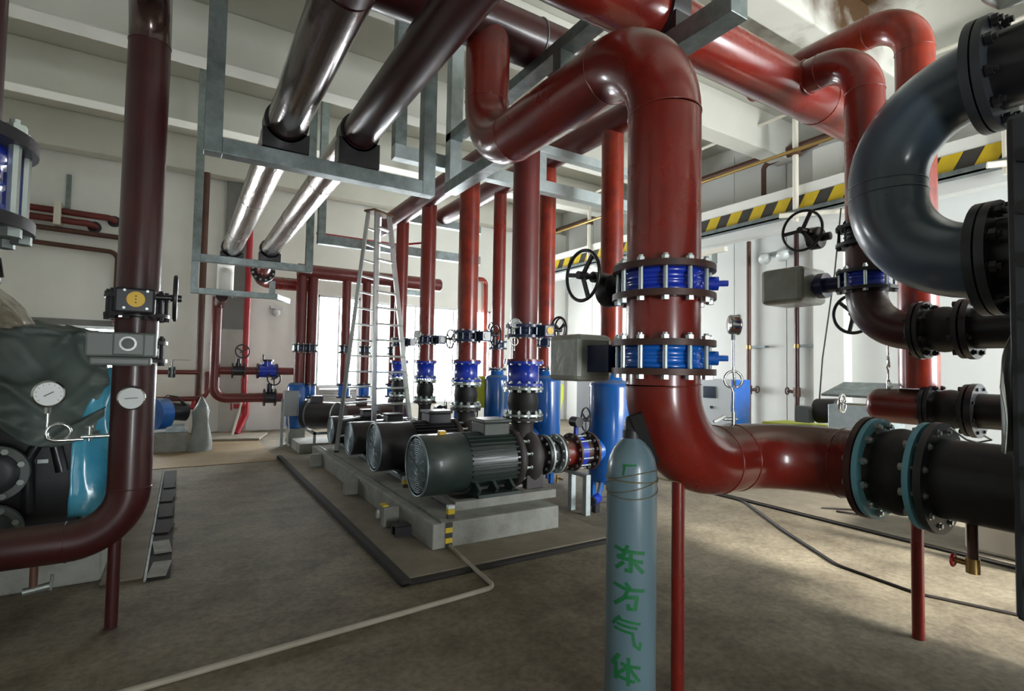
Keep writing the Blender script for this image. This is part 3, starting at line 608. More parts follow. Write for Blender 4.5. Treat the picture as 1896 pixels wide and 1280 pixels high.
t = Thing('stem_valve', 'small bright wheel on a long stem beside the red header', 'valve', (4.36, 2.0, 1.2))
handwheel(t, (4.36, 2.13, 1.26), (-.15, 1, 0), .07, 'chrome', stem=.24, rim=.01)
t = Thing('drain_valve', 'brass drain tap with red wheel hanging under the dark pipe', 'valve', (2.757, .85, .70))
t.part('drop_pipe', MB().cyl((2.757, .85, .905), (2.757, .85, .75), .018, n=16), 'brown_paint')
tb = t.part('tap_body', MB().cyl((2.757, .85, .755), (2.757, .85, .695), .024, n=14).cyl((2.757, .85, .73), (2.757, .91, .73), .011, n=10), 'brass')
t.part('red_wheel', MB().torus((2.757, .915, .728), (0, 1, 0), .023, .006, 18, 6).cyl((2.757, .912, .728), (2.757, .918, .728), .02, n=14), 'red_knob', tb)
t = Thing('beige_pump_base', 'beige machine base with blue leg at the right edge', 'machine', (5.9, 1.6, 0))
t.part('base', MB().box((5.65, 1.2, .03), (6.5, 1.8, .42)), 'machine_beige', bevel=.03)
t.part('cover', MB().box((5.7, 1.25, .42), (6.5, 1.75, .5)), 'white_paint', bevel=.02)
t.part('leg', MB().box((5.45, 1.25, .03), (5.56, 1.36, .75)), 'slate_paint', bevel=.01)
t.part('knob', MB().cyl((5.44, 1.32, .2), (5.40, 1.33, .2), .04, n=12).cyl((5.44, 1.32, .5), (5.40, 1.33, .5), .04, n=12), 'black_iron')
# ------------------------------------------------------------------ overhead headers and racks
t = pipe('overhead_red_header', 'long overhead red pipe crossing the top right of the room', [(.2, 2.14, 3.57), (4.79, 2.14, 3.57)], rm, .3, 'red_paint', n=48)
t.part('orange_section', MB().cyl((4.05, 2.14, 3.57), (4.8, 2.14, 3.57), rm+.0015, n=48), 'orange_paint')
t.part('weld_bead', MB().torus((4.05, 2.14, 3.57), (1, 0, 0), rm, .005, 40, 6), 'red_paint')
t.part('weld_bead', MB().torus((3.65, 1.995, 3.57), (0, 1, 0), .118, .007, 36, 6), 'red_paint')
t.part('air_vent', MB().cyl((3.95, 2.14, 3.73), (3.95, 2.14, 3.80), .014, n=10).ball((3.95, 2.14, 3.81), .02, .02, .018), 'brass')
t = pipe('overhead_dark_header', 'dark maroon overhead pipe crossing behind the main red elbow', [(-.4, 3.44, 4.10), (3.7, 3.44, 4.10)], .19, .3, 'shaded_red_paint', n=48)
t.part('clamp_band', MB().torus((2.31, 3.44, 4.10), (1, 0, 0), .193, .006, 40, 6), 'galvanised')
for i, (x, z, lab) in enumerate(((.60, 3.32, 'left'), (1.15, 3.38, 'right'))):
    nm = ('left of the pair of maroon and silver pipes running overhead to the far wall', 'right of the pair of maroon and silver pipes running overhead to the far wall')[i]
    t = Thing('overhead_pipe', nm, 'pipe', (x, .4, z), 'paired overhead pipes')
    t.part('maroon_section', MB().cyl((x, .2, z), (x, 2.5 if i == 0 else 4.3, z), .1365, n=44), 'shaded_red_paint')
    if i == 0:
        t.part('wrapped_section', MB().cyl((x, 2.5, z), (x, 4.3, z), .1385, n=44), 'brown_wrap')
        t.part('collar_band', MB().cyl((x, 2.5, z), (x, 2.78, z), .1405, n=44), 'brown_wrap')
    t.part('silver_section', MB().cyl((x, 4.3, z), (x, 9.62, z), .138, n=44), 'aluminium_wrap')
    for y in ((5.6, 7.3) if i else (6.4, 8.2)): t.part('clad_seam', MB().torus((x, y, z), (0, 1, 0), .138, .004, 40, 5), 'aluminium_wrap')
    for y in (4.3, 9.5):
        sd = Thing('pipe_saddle', ('black pipe saddle under the %s overhead pipe on the %s hanging frame' % (lab, 'near' if y < 5 else 'far')), 'pipe clamp', (x, y, z-.2), 'black pipe saddles')
        sd.part('band', MB().annulus((x, y-.07, z), (x, y+.07, z), .139, .158, 40), 'black_iron')
        sd.part('block', MB().box((x-.165, y-.07, 3.105 if y < 5 else 3.175), (x+.165, y+.07, z-.07)), 'black_iron')
def trapeze(label, y, x0, x1, zb, zt, w=.115, lower=None):
    t = Thing('hanging_frame', label, 'pipe hanger', (x0, y, zb))
    t.part('post', MB().box((x0, y-w/2, zb), (x0+w, y+w/2, zt)), 'galvanised', bevel=.004)
    t.part('post', MB().box((x1-w, y-w/2, zb), (x1, y+w/2, zt)), 'galvanised', bevel=.004)
    t.part('cross_bar', MB().box((x0+w, y-w/2, zb), (x1-w, y+w/2, zb+w)), 'galvanised', bevel=.004)
    return t
trapeze('galvanised hanging frame carrying the paired pipes, the near one', 4.3, .066, 1.82, 2.985, ZC)
t = trapeze('galvanised hanging frame carrying the paired pipes, the far one', 9.5, .055, 1.83, 3.055, ZC, .115)
t.part('lower_post', MB().box((.055, 9.45, 2.55), (.15, 9.55, 3.055)), 'galvanised', bevel=.004)
t.part('lower_bar', MB().box((.15, 9.45, 2.55), (1.25, 9.55, 2.64)), 'galvanised', bevel=.004)
t.part('knee_bar', MB().bar((1.25, 9.5, 2.60), (1.62, 10.6, 2.66), .09, .09), 'galvanised_pale', bevel=.004)
t.part('lower_post', MB().box((1.17, 9.45, 2.64), (1.25, 9.55, 2.85)), 'galvanised', bevel=.004)
rk = Thing('pipe_rack', 'galvanised pipe rack beside the main red header', 'pipe rack', (2.24, 1.6, 3.28))
rk.part('lower_beam', MB().box((2.24, 1.60, 3.285), (2.375, 4.98, 3.40)), 'galvanised', bevel=.004)
rk.part('upper_beam', MB().box((2.24, 2.32, 3.82), (2.375, 4.98, 3.905)), 'galvanised', bevel=.004)
rk.part('post', MB().box((2.24, 1.60, 3.40), (2.375, 1.72, ZC)), 'galvanised_pale', bevel=.004)
rk.part('post', MB().box((2.24, 4.86, 3.40), (2.375, 4.98, ZC)), 'galvanised_pale', bevel=.004)
rk.part('post', MB().box((2.24, 3.0, 3.40), (2.36, 3.1, 3.82)), 'galvanised', bevel=.004)
solo('pipe_saddle', MB().annulus((2.24, 2.14, 3.57), (2.375, 2.14, 3.57), .164, .19, 40).box((2.245, 1.95, 3.40), (2.37, 2.33, 3.5)), 'black_iron', 'black saddle clamping the overhead red pipe on the galvanised rack', 'pipe clamp', (2.3, 2.14, 3.4))
cb = Thing('cross_bracket', 'pale galvanised cross bar carrying the pump headers', 'pipe hanger', (2.3, 5.1, 3.6))
cb.part('cross_bar', MB().box((1.72, 5.04, 3.58), (5.4, 5.16, 3.72)), 'galvanised_pale', bevel=.004)
cb.part('post', MB().box((1.72, 5.04, 3.72), (1.84, 5.16, ZC)), 'galvanised', bevel=.004)
cb.part('post', MB().box((3.46, 5.04, 3.72), (3.58, 5.16, 4.05)), 'galvanised_pale', bevel=.004)
cb.part('upper_bar', MB().box((3.46, 5.04, 4.05), (5.4, 5.16, 4.15)), 'galvanised_pale', bevel=.004)
cb.part('post', MB().box((5.28, 5.04, 3.72), (5.4, 5.16, ZC)), 'galvanised_pale', bevel=.004)
cb = Thing('cross_bracket', 'galvanised cross bar behind the ladder carrying the header end', 'pipe hanger', (1.9, 9.15, 3.55))
cb.part('cross_bar', MB().box((1.83, 9.1, 3.5), (4.9, 9.22, 3.66)), 'galvanised', bevel=.004)
cb.part('post', MB().box((3.72, 9.1, 3.66), (3.86, 9.22, ZC)), 'galvanised', bevel=.004)
cb.part('post', MB().box((1.83, 9.1, 3.66), (1.95, 9.22, ZC)), 'galvanised', bevel=.004)
cb.part('upper_bar', MB().box((3.2, 9.1, 4.12), (4.9, 9.22, 4.26)), 'galvanised', bevel=.004)
t = pipe('pump_header', 'dark red header pipe collecting the pump risers under the ceiling', [(2.88, 3.9, 3.90), (2.88, 9.0, 3.90)], .15, .3, 'hazy_red_paint', n=44)
t.part('end_dome', MB().ball((2.88, 9.0, 3.90), .15, .06, .15, 24, 12), 'hazy_red_paint'); t.part('end_dome', MB().ball((2.88, 3.9, 3.90), .15, .06, .15, 24, 12), 'hazy_red_paint')
t = pipe('tank_header', 'dark red header pipe above the blue tanks', [(4.1, 3.6, 4.33), (4.1, 9.4, 4.33)], .16, .3, 'hazy_red_paint', n=44)
t.part('end_dome', MB().ball((4.1, 9.4, 4.33), .16, .06, .16, 24, 12), 'shaded_red_paint')
pipe('small_red_pipe', 'thin red pipe crossing high behind the ladder', [(1.9, 9.6, 3.78), (3.4, 9.6, 3.78), (3.7, 9.2, 3.78)], .022, .08, 'crimson_paint', weld=False, n=10)

# ------------------------------------------------------------------ left dark riser
lx, ly, lr = -.235, 3.74, .106
t = pipe('dark_riser', 'tall dark maroon riser pipe at the left with a bend into its foot', [(-2.6, ly, .505), (lx, ly, .505), (lx, ly, 1.48)], lr, .27, 'shaded_red_paint', n=48)
t = pipe('dark_riser_upper', 'upper length of the dark maroon riser bending over at the ceiling', [(lx, ly, 1.89), (lx, ly, 3.62), (lx, .4, 3.62)], lr, .25, 'shaded_red_paint', n=48, elbow_mat='brown_wrap')
solo('riser_spool', MB().cyl((lx, ly, 1.62), (lx, ly, 1.74), lr, n=44), 'shaded_red_paint', 'dark spool between the two valves of the left riser', 'pipe', (lx, ly, 1.66))
v = wafer_valve('butterfly_valve', 'black gear valve with yellow disc on the dark left riser', (lx, ly, 1.810), (0, 0, 1), lr, .085, 'black_iron', 'black_iron', 10, .011, small=False, Rf=.158, bm='dark_flange')
gb = v.part('gearbox', MB().box((lx-.085, ly-.31, 1.750), (lx+.095, ly-.21, 1.885)), 'black_iron', bevel=.012)
v.part('neck', MB().cyl((lx, ly-.1, 1.810), (lx, ly-.22, 1.810), .045, n=16), 'black_iron')
v.part('indicator_disc', MB().cyl((lx+.01, ly-.31, 1.823), (lx+.01, ly-.318, 1.823), .041, n=28), 'yellow_disc', gb)
dm = MB()
for k in (-1, 0, 1): dm.cyl((lx+.01, ly-.318, 1.823+k*.017), (lx+.01, ly-.3195, 1.823+k*.017), .004, n=8)
v.part('print_dots', dm, 'black_iron', gb)
v.part('cover_screw', MB().cyl((lx-.04, ly-.31, 1.870), (lx-.04, ly-.316, 1.870), .007, n=8).cyl((lx+.06, ly-.31, 1.870), (lx+.06, ly-.316, 1.870), .007, n=8).cyl((lx-.04, ly-.31, 1.776), (lx-.04, ly-.316, 1.776), .007, n=8).cyl((lx+.06, ly-.31, 1.776), (lx+.06, ly-.316, 1.776), .007, n=8), 'zinc_bolt', gb)
handwheel(v, (lx+.185, ly-.24, 1.850), (1, 0, 0), .12, 'black_iron', stem=.13, rim=.011)
v = wafer_valve('butterfly_valve', 'valve with grey boxed actuator on the dark left riser', (lx, ly, 1.55), (0, 0, 1), lr, .085, 'dark_flange', 'black_iron', 8, .011, small=False, Rf=.155, bm='dark_flange')
ab = v.part('actuator', MB().box((lx-.19, ly-.35, 1.515), (lx+.11, ly-.20, 1.645)).box((lx-.17, ly-.37, 1.47), (lx+.09, ly-.19, 1.515)), 'grey_enamel', bevel=.012)
v.part('actuator_lid', MB().box((lx-.075, ly-.375, 1.525), (lx+.06, ly-.35, 1.64)), 'grey_enamel', ab, bevel=.008)
v.part('sight_glass', MB().cyl((lx-.01, ly-.375, 1.585), (lx-.01, ly-.385, 1.585), .029, n=20), 'dial_dark', ab)
v.part('sight_ring', MB().annulus((lx-.01, ly-.374, 1.585), (lx-.01, ly-.388, 1.585), .028, .038, 24), 'chrome', ab)
v.part('neck', MB().cyl((lx, ly-.1, 1.56), (lx, ly-.21, 1.56), .04, n=16), 'grey_enamel')
solo('support_post', MB().cyl((lx-.055, ly-.0, 0), (lx-.055, ly, .50), .031, n=18).cyl((lx-.055, ly, 0), (lx-.055, ly, .006), .036, n=18), 'shaded_red_paint', 'dark red support leg under the bend of the left riser', 'support', (lx-.055, ly, 0))
t = Thing('thermometer', 'round dial thermometer on the dark left riser', 'thermometer', (lx, ly-.11, 1.29))
cs = t.part('case', MB().lathe((lx, ly-.10, 1.29), (0, -1, 0), [(.02, 0), (.02, .03), (.06, .032), (.066, .04), (.066, .055), (.058, .058)], 32), 'chrome')
t.part('dial', MB().disc((lx, ly-.156, 1.29), (0, -1, 0), .06, 32), 'dial_white', cs)
t.part('pointer', MB().bar((lx-.03, ly-.158, 1.288), (lx+.03, ly-.158, 1.292), .004, .002, up=(0, -1, 0)), 'black_iron', cs)
# pressure gauge on a horizontal looped siphon
t = Thing('pressure_gauge', 'white-faced pressure gauge on a looped tube left of the dark riser', 'gauge', (-.6, ly, 1.1))
gc = V((-.605, ly-.02, 1.312)); f = V((.15, -1, 0)).normalized()
cs = t.part('gauge_case', MB().lathe(gc-f*.02, f, [(0, 0), (.06, 0), (.066, .006), (.066, .035), (.072, .037), (.072, .045), (.062, .047)], 36), 'chrome')
t.part('dial', MB().disc(gc+f*.023, f, .063, 32), 'dial_white', cs)
pt = MB().bar(gc+f*.025+V((-.04, 0, -.025)), gc+f*.025+V((.02, 0, .012)), .005, .002, up=f)
for k in range(11):
    a = -.7+k*(PI+1.4)/10; pt.bar(gc+f*.0245+V((math.cos(a), .15*math.cos(a), math.sin(a)))*.048, gc+f*.0245+V((math.cos(a), .15*math.cos(a), math.sin(a)))*.055, .003, .001, up=f)
t.part('pointer', pt, 'black_iron', cs)
pts = [gc-V((0, 0, .07)), gc-V((0, 0, .17)), gc+V((0, 0, -.205))]
for k in range(0, 25):
    a = PI+2*PI*k/24; pts.append(V((-.555, ly-.02-.02*k/24, 1.105))+V((.05*math.cos(a), 0, .045*math.sin(a))))
pts += [(-.6, ly-.045, 1.075), (-.57, ly-.045, 1.062), (-.45, ly-.03, 1.062)]
t.part('siphon_tube', MB().tube(smooth_path(pts[:1]+pts[1:2], .01) if 0 else pts, .0085, 10), 'chrome')
t.part('fitting', MB().cyl(gc-V((0, 0, .066)), gc-V((0, 0, .105)), .015, n=6), 'chrome')
t.part('gauge_cock', MB().cyl((-.46, ly-.03, 1.075), (-.335, ly-.02, 1.075), .012, n=12).cyl((-.425, ly-.025, 1.05), (-.425, ly-.025, 1.13), .009, n=10).cyl((-.44, ly-.025, 1.125), (-.41, ly-.025, 1.13), .007, n=8), 'zinc_bolt')
# drain cock below
t = Thing('drain_valve', 'small tap under the low maroon pipe at the left', 'valve', (-.63, ly, .2))
t.part('drop_pipe', MB().cyl((-.63, ly, .42), (-.63, ly, .29), .018, n=12), 'brown_paint')
t.part('tap_body', MB().cyl((-.67, ly, .27), (-.56, ly, .285), .02, n=12).cyl((-.56, ly, .26), (-.555, ly, .34), .008, n=8), 'zinc_bolt')
# ------------------------------------------------------------------ nearest riser valve at the left edge
ax, ay, ar = -.515, 1.645, .1365
pipe('near_riser', 'dark red riser cropped by the left edge of the view', [(ax, ay, 2.02), (ax, ay, ZC)], ar, .3, 'shaded_red_paint', n=44, weld=False)
v = wafer_valve('butterfly_valve', 'blue valve with heavy bolts cropped by the left edge', (ax, ay, 1.90), (0, 0, 1), ar, .16, 'royal_blue', 'dark_flange', 12, .012, small=False, bm='zinc_bolt', Rf=.205)
solo('near_spool', MB().cyl((ax-.02, ay, .6), (ax-.02, ay, 1.79), .09, n=36), 'shaded_red_paint', 'slim lower pipe beneath the valve at the left edge', 'pipe', (ax-.02, ay, .6))
# ------------------------------------------------------------------ left chiller under its tarp
cl = Thing('covered_chiller', 'black chiller end plate and nozzles beneath the dark tarp', 'chiller', (-1.4, 5.2, 0))
cl.part('end_plate', MB().box((-2.6, 4.68, .25), (-.56, 4.8, 1.12)), 'black_iron', bevel=.015)
cl.part('trim_edge', MB().box((-.562, 4.66, .28), (-.548, 4.8, 1.05)), 'chiller_dark')
cl.part('shell', MB().cyl((-1.5, 4.8, .95), (-1.5, 8.2, .95), .68, n=40), 'chiller_dark')
for z, r_ in ((.775, .175), (.42, .16)):
    nz = cl.part('nozzle_flange', MB().annulus((-.98, 4.50, z), (-.98, 4.54, z), r_*.62, r_, 40), 'grey_enamel', bevel=.004)
    cl.part('nozzle', MB().annulus((-.98, 4.54, z), (-.98, 4.7, z), r_*.6, r_*.66, 36), 'black_iron', nz)
    cl.part('nozzle_cover', MB().lathe((-.98, 4.50, z), (0, -1, 0), [(r_*.75, 0), (r_*.7, .012), (r_*.4, .02), (0, .022)], 32), 'chiller_dark', nz)
    bolts(cl, (-.98, 4.49, z), (0, 1, 0), .06, r_*.85, 8, .011, 'zinc_bolt', True, nz)
cl.part('hose_hump', MB().tube([(-.82, 4.6, .5), (-.83, 4.58, .85), (-.78, 4.58, .95), (-.7, 4.6, .93), (-.66, 4.6, .75)], .035, 14), 'black_iron')
cl.part('name_plate', MB().box((-.80, 4.672, .80), (-.745, 4.68, .825)), 'zinc_bolt')
cb_ = Thing('chiller_plinth', 'pale concrete plinth under the covered chiller at the left', 'plinth', (-2, 4.55, 0))
cb_.part('concrete_block', MB().box((-3.2, 4.55, 0), (-.42, 8.4, .22)), 'concrete_block', bevel=.012)
cb_.part('side_pad', MB().box((-.42, 4.45, 0), (-.18, 8.6, .02)), 'pad_concrete', bevel=.005)
# draped tarp
from mathutils import noise
def drape(x0, x1, y0, y1, ztop, zbot, nx, ny, seed, amp, flare=.0, fold=1.0):
    """cloth that lies over a box and hangs down in front and at the right end"""
    vs, fs = [], []
    for j in range(ny+1):
        q = j/ny
        for i in range(nx+1):
            u = i/nx; x = x0+(x1-x0)*u
            hang = max(0, q-.38)/.62; top = min(1, q/.38)
            y = y1+(y0-y1)*top - flare*hang
            zt = ztop-.22*max(0, (u-.72)/.28)**2 - .05*math.sin(u*9+seed)
            zb = zbot+.10*math.sin(u*7+seed)+.12*math.sin(u*15+2*seed)
            z = zt-.05*top**4 + (zb-zt)*hang
            p = V((x, y, z)); n = V((noise.noise(p*3.1+V((seed, 0, 0))), noise.noise(p*3.1+V((0, seed, 5))), noise.noise(p*3.3+V((3, 0, seed)))))
            n2 = noise.noise(V((x*9+z*6, y*4, seed)))+1.1*(abs(noise.noise(V((x*5-z*7, y*6+z*2, seed+7))))-.25)
            w1 = 1-2*abs(noise.noise(V((x*2.2+z*2.6, z*1.2-x*.8, seed)))); w2 = 1-2*abs(noise.noise(V((x*4.1-z*5.2, z*2+y*3, seed+3))))
            vs.append(p+n*amp+V((0, -1, .3))*(n2*amp*.6+fold*(.11*max(0, w1)**3+.07*max(0, w2)**3)))
    for j in range(ny):
        for i in range(nx): fs.append((j*(nx+1)+i, j*(nx+1)+i+1, (j+1)*(nx+1)+i+1, (j+1)*(nx+1)+i))
    return MB().add(vs, fs, True)
o = solo('tarp', drape(-3.0, -.40, 4.40, 5.4, 1.76, 1.02, 150, 100, 1.7, .06, .06), 'tarp', 'dark wrinkled tarp draped over the chiller at the left', 'tarp', (-1.6, 4.9, 1.3))
s_ = o.modifiers.new('thickness', 'SOLIDIFY'); s_.thickness = .006
o = solo('plastic_wrap', drape(-2.3, -.86, 4.55, 5.0, 1.93, 1.66, 40, 24, 4.4, .05, .03), 'clear_film', 'crumpled clear plastic wrap on top of the dark tarp', 'plastic film', (-1.6, 4.8, 1.8))
s_ = o.modifiers.new('thickness', 'SOLIDIFY'); s_.thickness = .004
def hang(x0, x1, y, z0, z1, n, m, seed, amp):
    vs, fs = [], []
    for j in range(m+1):
        for i in range(n+1):
            u, q = i/n, j/m; tp = .35+.65*min(1, q*2.2)
            x = x1-(x1-x0)*(1-u)*tp; z = z1+(z0-z1)*q; p = V((x, y, z))
            vs.append(p+V((.3*noise.noise(p*7+V((seed, 1, 0))), noise.noise(V((x*11, z*3, seed)))*1.3, 0))*amp)
    for j in range(m):
        for i in range(n): fs.append((j*(n+1)+i, j*(n+1)+i+1, (j+1)*(n+1)+i+1, (j+1)*(n+1)+i))
    return MB().add(vs, fs, True)
o = solo('plastic_sheet', hang(2.24, 2.42, .615, 1.25, 1.64, 10, 22, 6.1, .03), 'wrap_plastic', 'pale plastic sheet hanging beside the chiller plate', 'plastic film', (2.24, .63, 1.3))
s_ = o.modifiers.new('thickness', 'SOLIDIFY'); s_.thickness = .004
o = solo('blue_plastic', hang(-.58, -.32, 4.34, .50, 1.45, 14, 34, 2.2, .05), 'blue_film', 'bright blue plastic film hanging between tarp and dark riser', 'plastic film', (-.45, 4.4, .6))
s_ = o.modifiers.new('thickness', 'SOLIDIFY'); s_.thickness = .004
t = Thing('valve_head', 'black valve head with curved hose at the far left edge', 'valve', (-1.05, 4.0, 1.8))
t.part('valve_body', MB().cyl((-1.02, 4.0, 1.80), (-1.02, 4.0, 1.93), .09, n=20), 'black_iron')
t.part('flange', MB().cyl((-1.02, 4.0, 1.79), (-1.02, 4.0, 1.81), .14, n=28), 'black_iron'); t.part('flange', MB().cyl((-1.02, 4.0, 1.92), (-1.02, 4.0, 1.94), .14, n=28), 'black_iron')
bolts(t, (-1.02, 4.0, 1.77), (0, 0, 1), .19, .12, 10, .009, 'dark_flange')
t.part('hose', MB().tube([(-1.02, 4.0, 1.95), (-.95, 4.0, 2.08), (-.90, 4.0, 2.05), (-.885, 4.0, 1.95)], .018, 12), 'black_iron')
t.part('pipe_section', MB().cyl((-1.02, 4.0, 1.6), (-1.02, 4.0, 1.8), .09, n=24), 'shaded_red_paint')

# ------------------------------------------------------------------ wall pipes on the far wall (left)
t = Thing('wall_pipe_pair', 'two short bent red pipes entering holes high on the far wall', 'pipe', (-2.3, 12.7, 4.2))
for k, x in enumerate((-1.55, -1.25)):
    t.part('pipe_section', MB().tube(smooth_path([(-3.6, 12.72, 4.28-.16*(1-k)), (x, 12.72, 4.24-.16*(1-k)), (x, 12.72+.18, 4.22-.16*(1-k))], .12), .06, 14), 'hazy_red_paint')
    t.part('sleeve', MB().annulus((x, 12.895, 4.22-.16*(1-k)), (x, 12.87, 4.22-.16*(1-k)), .06, .11, 20), 'black_iron')
t.part('bracket', MB().box((-2.12, 12.6, 3.98), (-2.02, 12.9, 4.4)), 'pipe_white')
pipe('duct_pipe', 'long pale brown pipe under the bent red pair on the far wall', [(-4.5, 12.78, 3.98), (-.6, 12.78, 3.88)], .05, .1, 'brown_paint', weld=False, n=16)
pipe('corner_pipe', 'thin brown pipe turning down beside the dark left riser', [(-4.5, 12.80, 3.72), (-1.16, 12.80, 3.60), (-1.16, 12.80, 2.2)], .045, .15, 'brown_paint', weld=False, n=16)
solo('wall_conduit', MB().box((-2.0, 12.86, 4.35), (-1.93, 12.9, 5.0)), 'galvanised', 'short grey conduit strip high on the far wall', 'conduit', (-1.95, 12.88, 4.35))
# far wall riser group
pipe('thin_riser', 'thin brown riser on the far wall left of the grey pier', [(.28, 12.5, .55), (.28, 12.5, 5.4)], .06, .1, 'brown_paint', weld=False, n=16)
t = pipe('red_loop_pipe', 'red riser bending right along the foot of the far wall', [(.52, 11.6, 2.75), (.52, 11.6, .80), (1.75, 11.6, .80)], .09, .22, 'hazy_red_paint', n=24)
pipe('red_cross_pipe', 'red pipe crossing the far wall with blue strainer and gate valve', [(.55, 11.62, 1.33), (1.95, 11.62, 1.33)], .075, .1, 'hazy_red_paint', n=24)
pipe('crimson_riser', 'bright crimson riser in front of the grey pier', [(1.1, 12.3, .5), (1.1, 12.3, 5.4)], .06, .1, 'crimson_paint', weld=False, n=16)
pipe('low_red_pipe', 'thin red pipe low on the far wall curving up', [(-1.2, 12.2, .76), (.42, 12.2, .76), (.42, 12.2, 1.3)], .05, .16, 'hazy_red_paint', weld=False, n=16)
t = pipe('side_branch_pipe', 'short red branch pipe with two small valves on the far wall', [(-.75, 12.3, 1.28), (.26, 12.3, 1.28)], .045, .1, 'hazy_red_paint', weld=False, n=14)
for x in (-.52, -.18):
    t.part('ball_valve', MB().cyl((x, 12.3, 1.17), (x, 12.3, 1.39), .05, n=12).cyl((x-.06, 12.3, 1.28), (x-.045, 12.3, 1.28), .1, n=14).cyl((x+.045, 12.3, 1.28), (x+.06, 12.3, 1.28), .1, n=14), 'galvanised')
t.part('lever', MB().bar((-.18, 12.28, 1.52), (.12, 12.28, 1.52), .02, .01).cyl((-.18, 12.3, 1.39), (-.18, 12.3, 1.52), .012, n=8), 'galvanised')
def gate(label, x, y, z, r):
    t = Thing('gate_valve', label, 'valve', (x, y, z-r), 'black gate valves by the far wall')
    t.part('valve_body', MB().cyl((x-.09, y, z), (x+.09, y, z), r*1.1, n=20), 'black_iron')
    for s in (-1, 1): t.part('flange', MB().cyl((x+s*.10-.012, y, z), (x+s*.10+.012, y, z), r*1.75, n=24), 'black_iron')
    t.part('bonnet', MB().cyl((x, y, z+r), (x, y, z+r*2.8), r*.55, n=14), 'black_iron')
    handwheel(t, (x+.06, y-.08, z+.38), (.25, -1, .15), .13, 'black_iron', stem=.12, rim=.014)
gate('gate valve with black wheel left of the blue strainer', .92, 11.62, 1.33, .085)
gate('gate valve with black wheel beside the grey cabinet', 1.5, 11.6, .80, .10)
t = Thing('strainer', 'royal blue strainer on the red pipe across the far wall', 'strainer', (1.45, 11.62, 1.2))
t.part('body', MB().cyl((1.28, 11.62, 1.33), (1.6, 11.62, 1.33), .13, n=24).cyl((1.44, 11.62, 1.33), (1.44, 11.62, 1.52), .09, n=18), 'royal_blue')
for x in (1.27, 1.61): t.part('flange', MB().cyl((x-.02, 11.62, 1.33), (x+.02, 11.62, 1.33), .15, n=24), 'navy_enamel')
t.part('lid', MB().cyl((1.44, 11.62, 1.52), (1.44, 11.62, 1.56), .12, n=18).cyl((1.36, 11.62, 1.5), (1.36, 11.62, 1.66), .015, n=8), 'black_iron')
for i, x in enumerate((.1, 1.0)):
    t = Thing('hose_outlet', ('red wheel outlet under the low pipe near the wrapped pump', 'red wheel outlet beneath the bent red riser')[i], 'valve', (x, 11.7, .5), 'red wheel outlets by the far wall')
    t.part('outlet', MB().cyl((x-.1, 12.1, .6), (x+.12, 12.1, .6), .045, n=14).cyl((x+.08, 12.1, .6), (x+.12, 12.19, .75), .03, n=12), 'crimson_paint'); t.part('valve_wheel', MB().torus((x-.14, 12.1, .6), (1, 0, 0), .07, .014, 18, 6), 'crimson_paint')
pipe('foot_bend', 'red pipe foot curling down to the floor by the pier', [(1.12, 12.2, .72), (1.12, 12.2, .40), (.95, 12.0, .05)], .075, .12, 'crimson_paint', weld=False, n=18)
solo('leaning_pole', MB().cyl((.88, 11.9, .02), (1.05, 12.1, .72), .022, n=12), 'pipe_white', 'white plastic pole leaning by the far wall pier', 'pole', (.9, 11.9, 0))
t = Thing('control_cabinet', 'small grey control cabinet on a post beside the rear pump', 'cabinet', (1.66, 10.2, 0))
t.part('box', MB().box((1.55, 10.1, .55), (1.79, 10.3, 1.0)), 'cabinet_grey', bevel=.008); t.part('post', MB().box((1.52, 10.18, 0), (1.56, 10.24, .85)), 'galvanised')
t.part('cable', MB().tube([(1.64, 10.2, .55), (1.65, 10.15, .3), (1.58, 10.1, .12), (1.66, 10.1, .03)], .012, 8), 'cabinet_white')
# small machine and wrapped pump at the left rear
t = Thing('small_compressor', 'small blue and black compressor on a concrete block by the far wall', 'compressor', (-.1, 10.6, 0))
t.part('concrete_block', MB().box((-.45, 10.3, 0), (.12, 11.0, .32)), 'concrete_block', bevel=.015)
t.part('blue_drum', MB().cyl((-.38, 10.45, .62), (-.22, 10.55, .62), .26, n=32), 'tank_blue', bevel=.01)
t.part('motor', MB().cyl((-.18, 10.6, .66), (.08, 10.7, .62), .15, n=24), 'black_iron')
t.part('support_plate', MB().box((-.2, 10.4, .32), (.06, 10.8, .42)), 'galvanised')
cbm = MB()
for k in range(4): cbm.tube([(-.3+k*.05, 10.5, .82), (-.2+k*.04, 10.48, .93-k*.02), (-.05, 10.5, .9), (.02+k*.02, 10.6, .75)], .009, 6)
t.part('cable', cbm, 'cable_black')
mb = MB()
mb.lathe((.28, 10.35, 0), (.02, 0, 1), [(.19, 0), (.17, .12), (.14, .3), (.13, .5), (.11, .66), (.07, .76), (.02, .9), (0, .92)], 18)
mb.v = [p+V((noise.noise(p*5), noise.noise(p*5+V((9, 0, 0))), 0))*.08 for p in mb.v]
solo('wrapped_pump', mb, 'grey_wrap', 'grey plastic-wrapped machine standing near the far wall', 'machine', (.28, 10.35, 0))

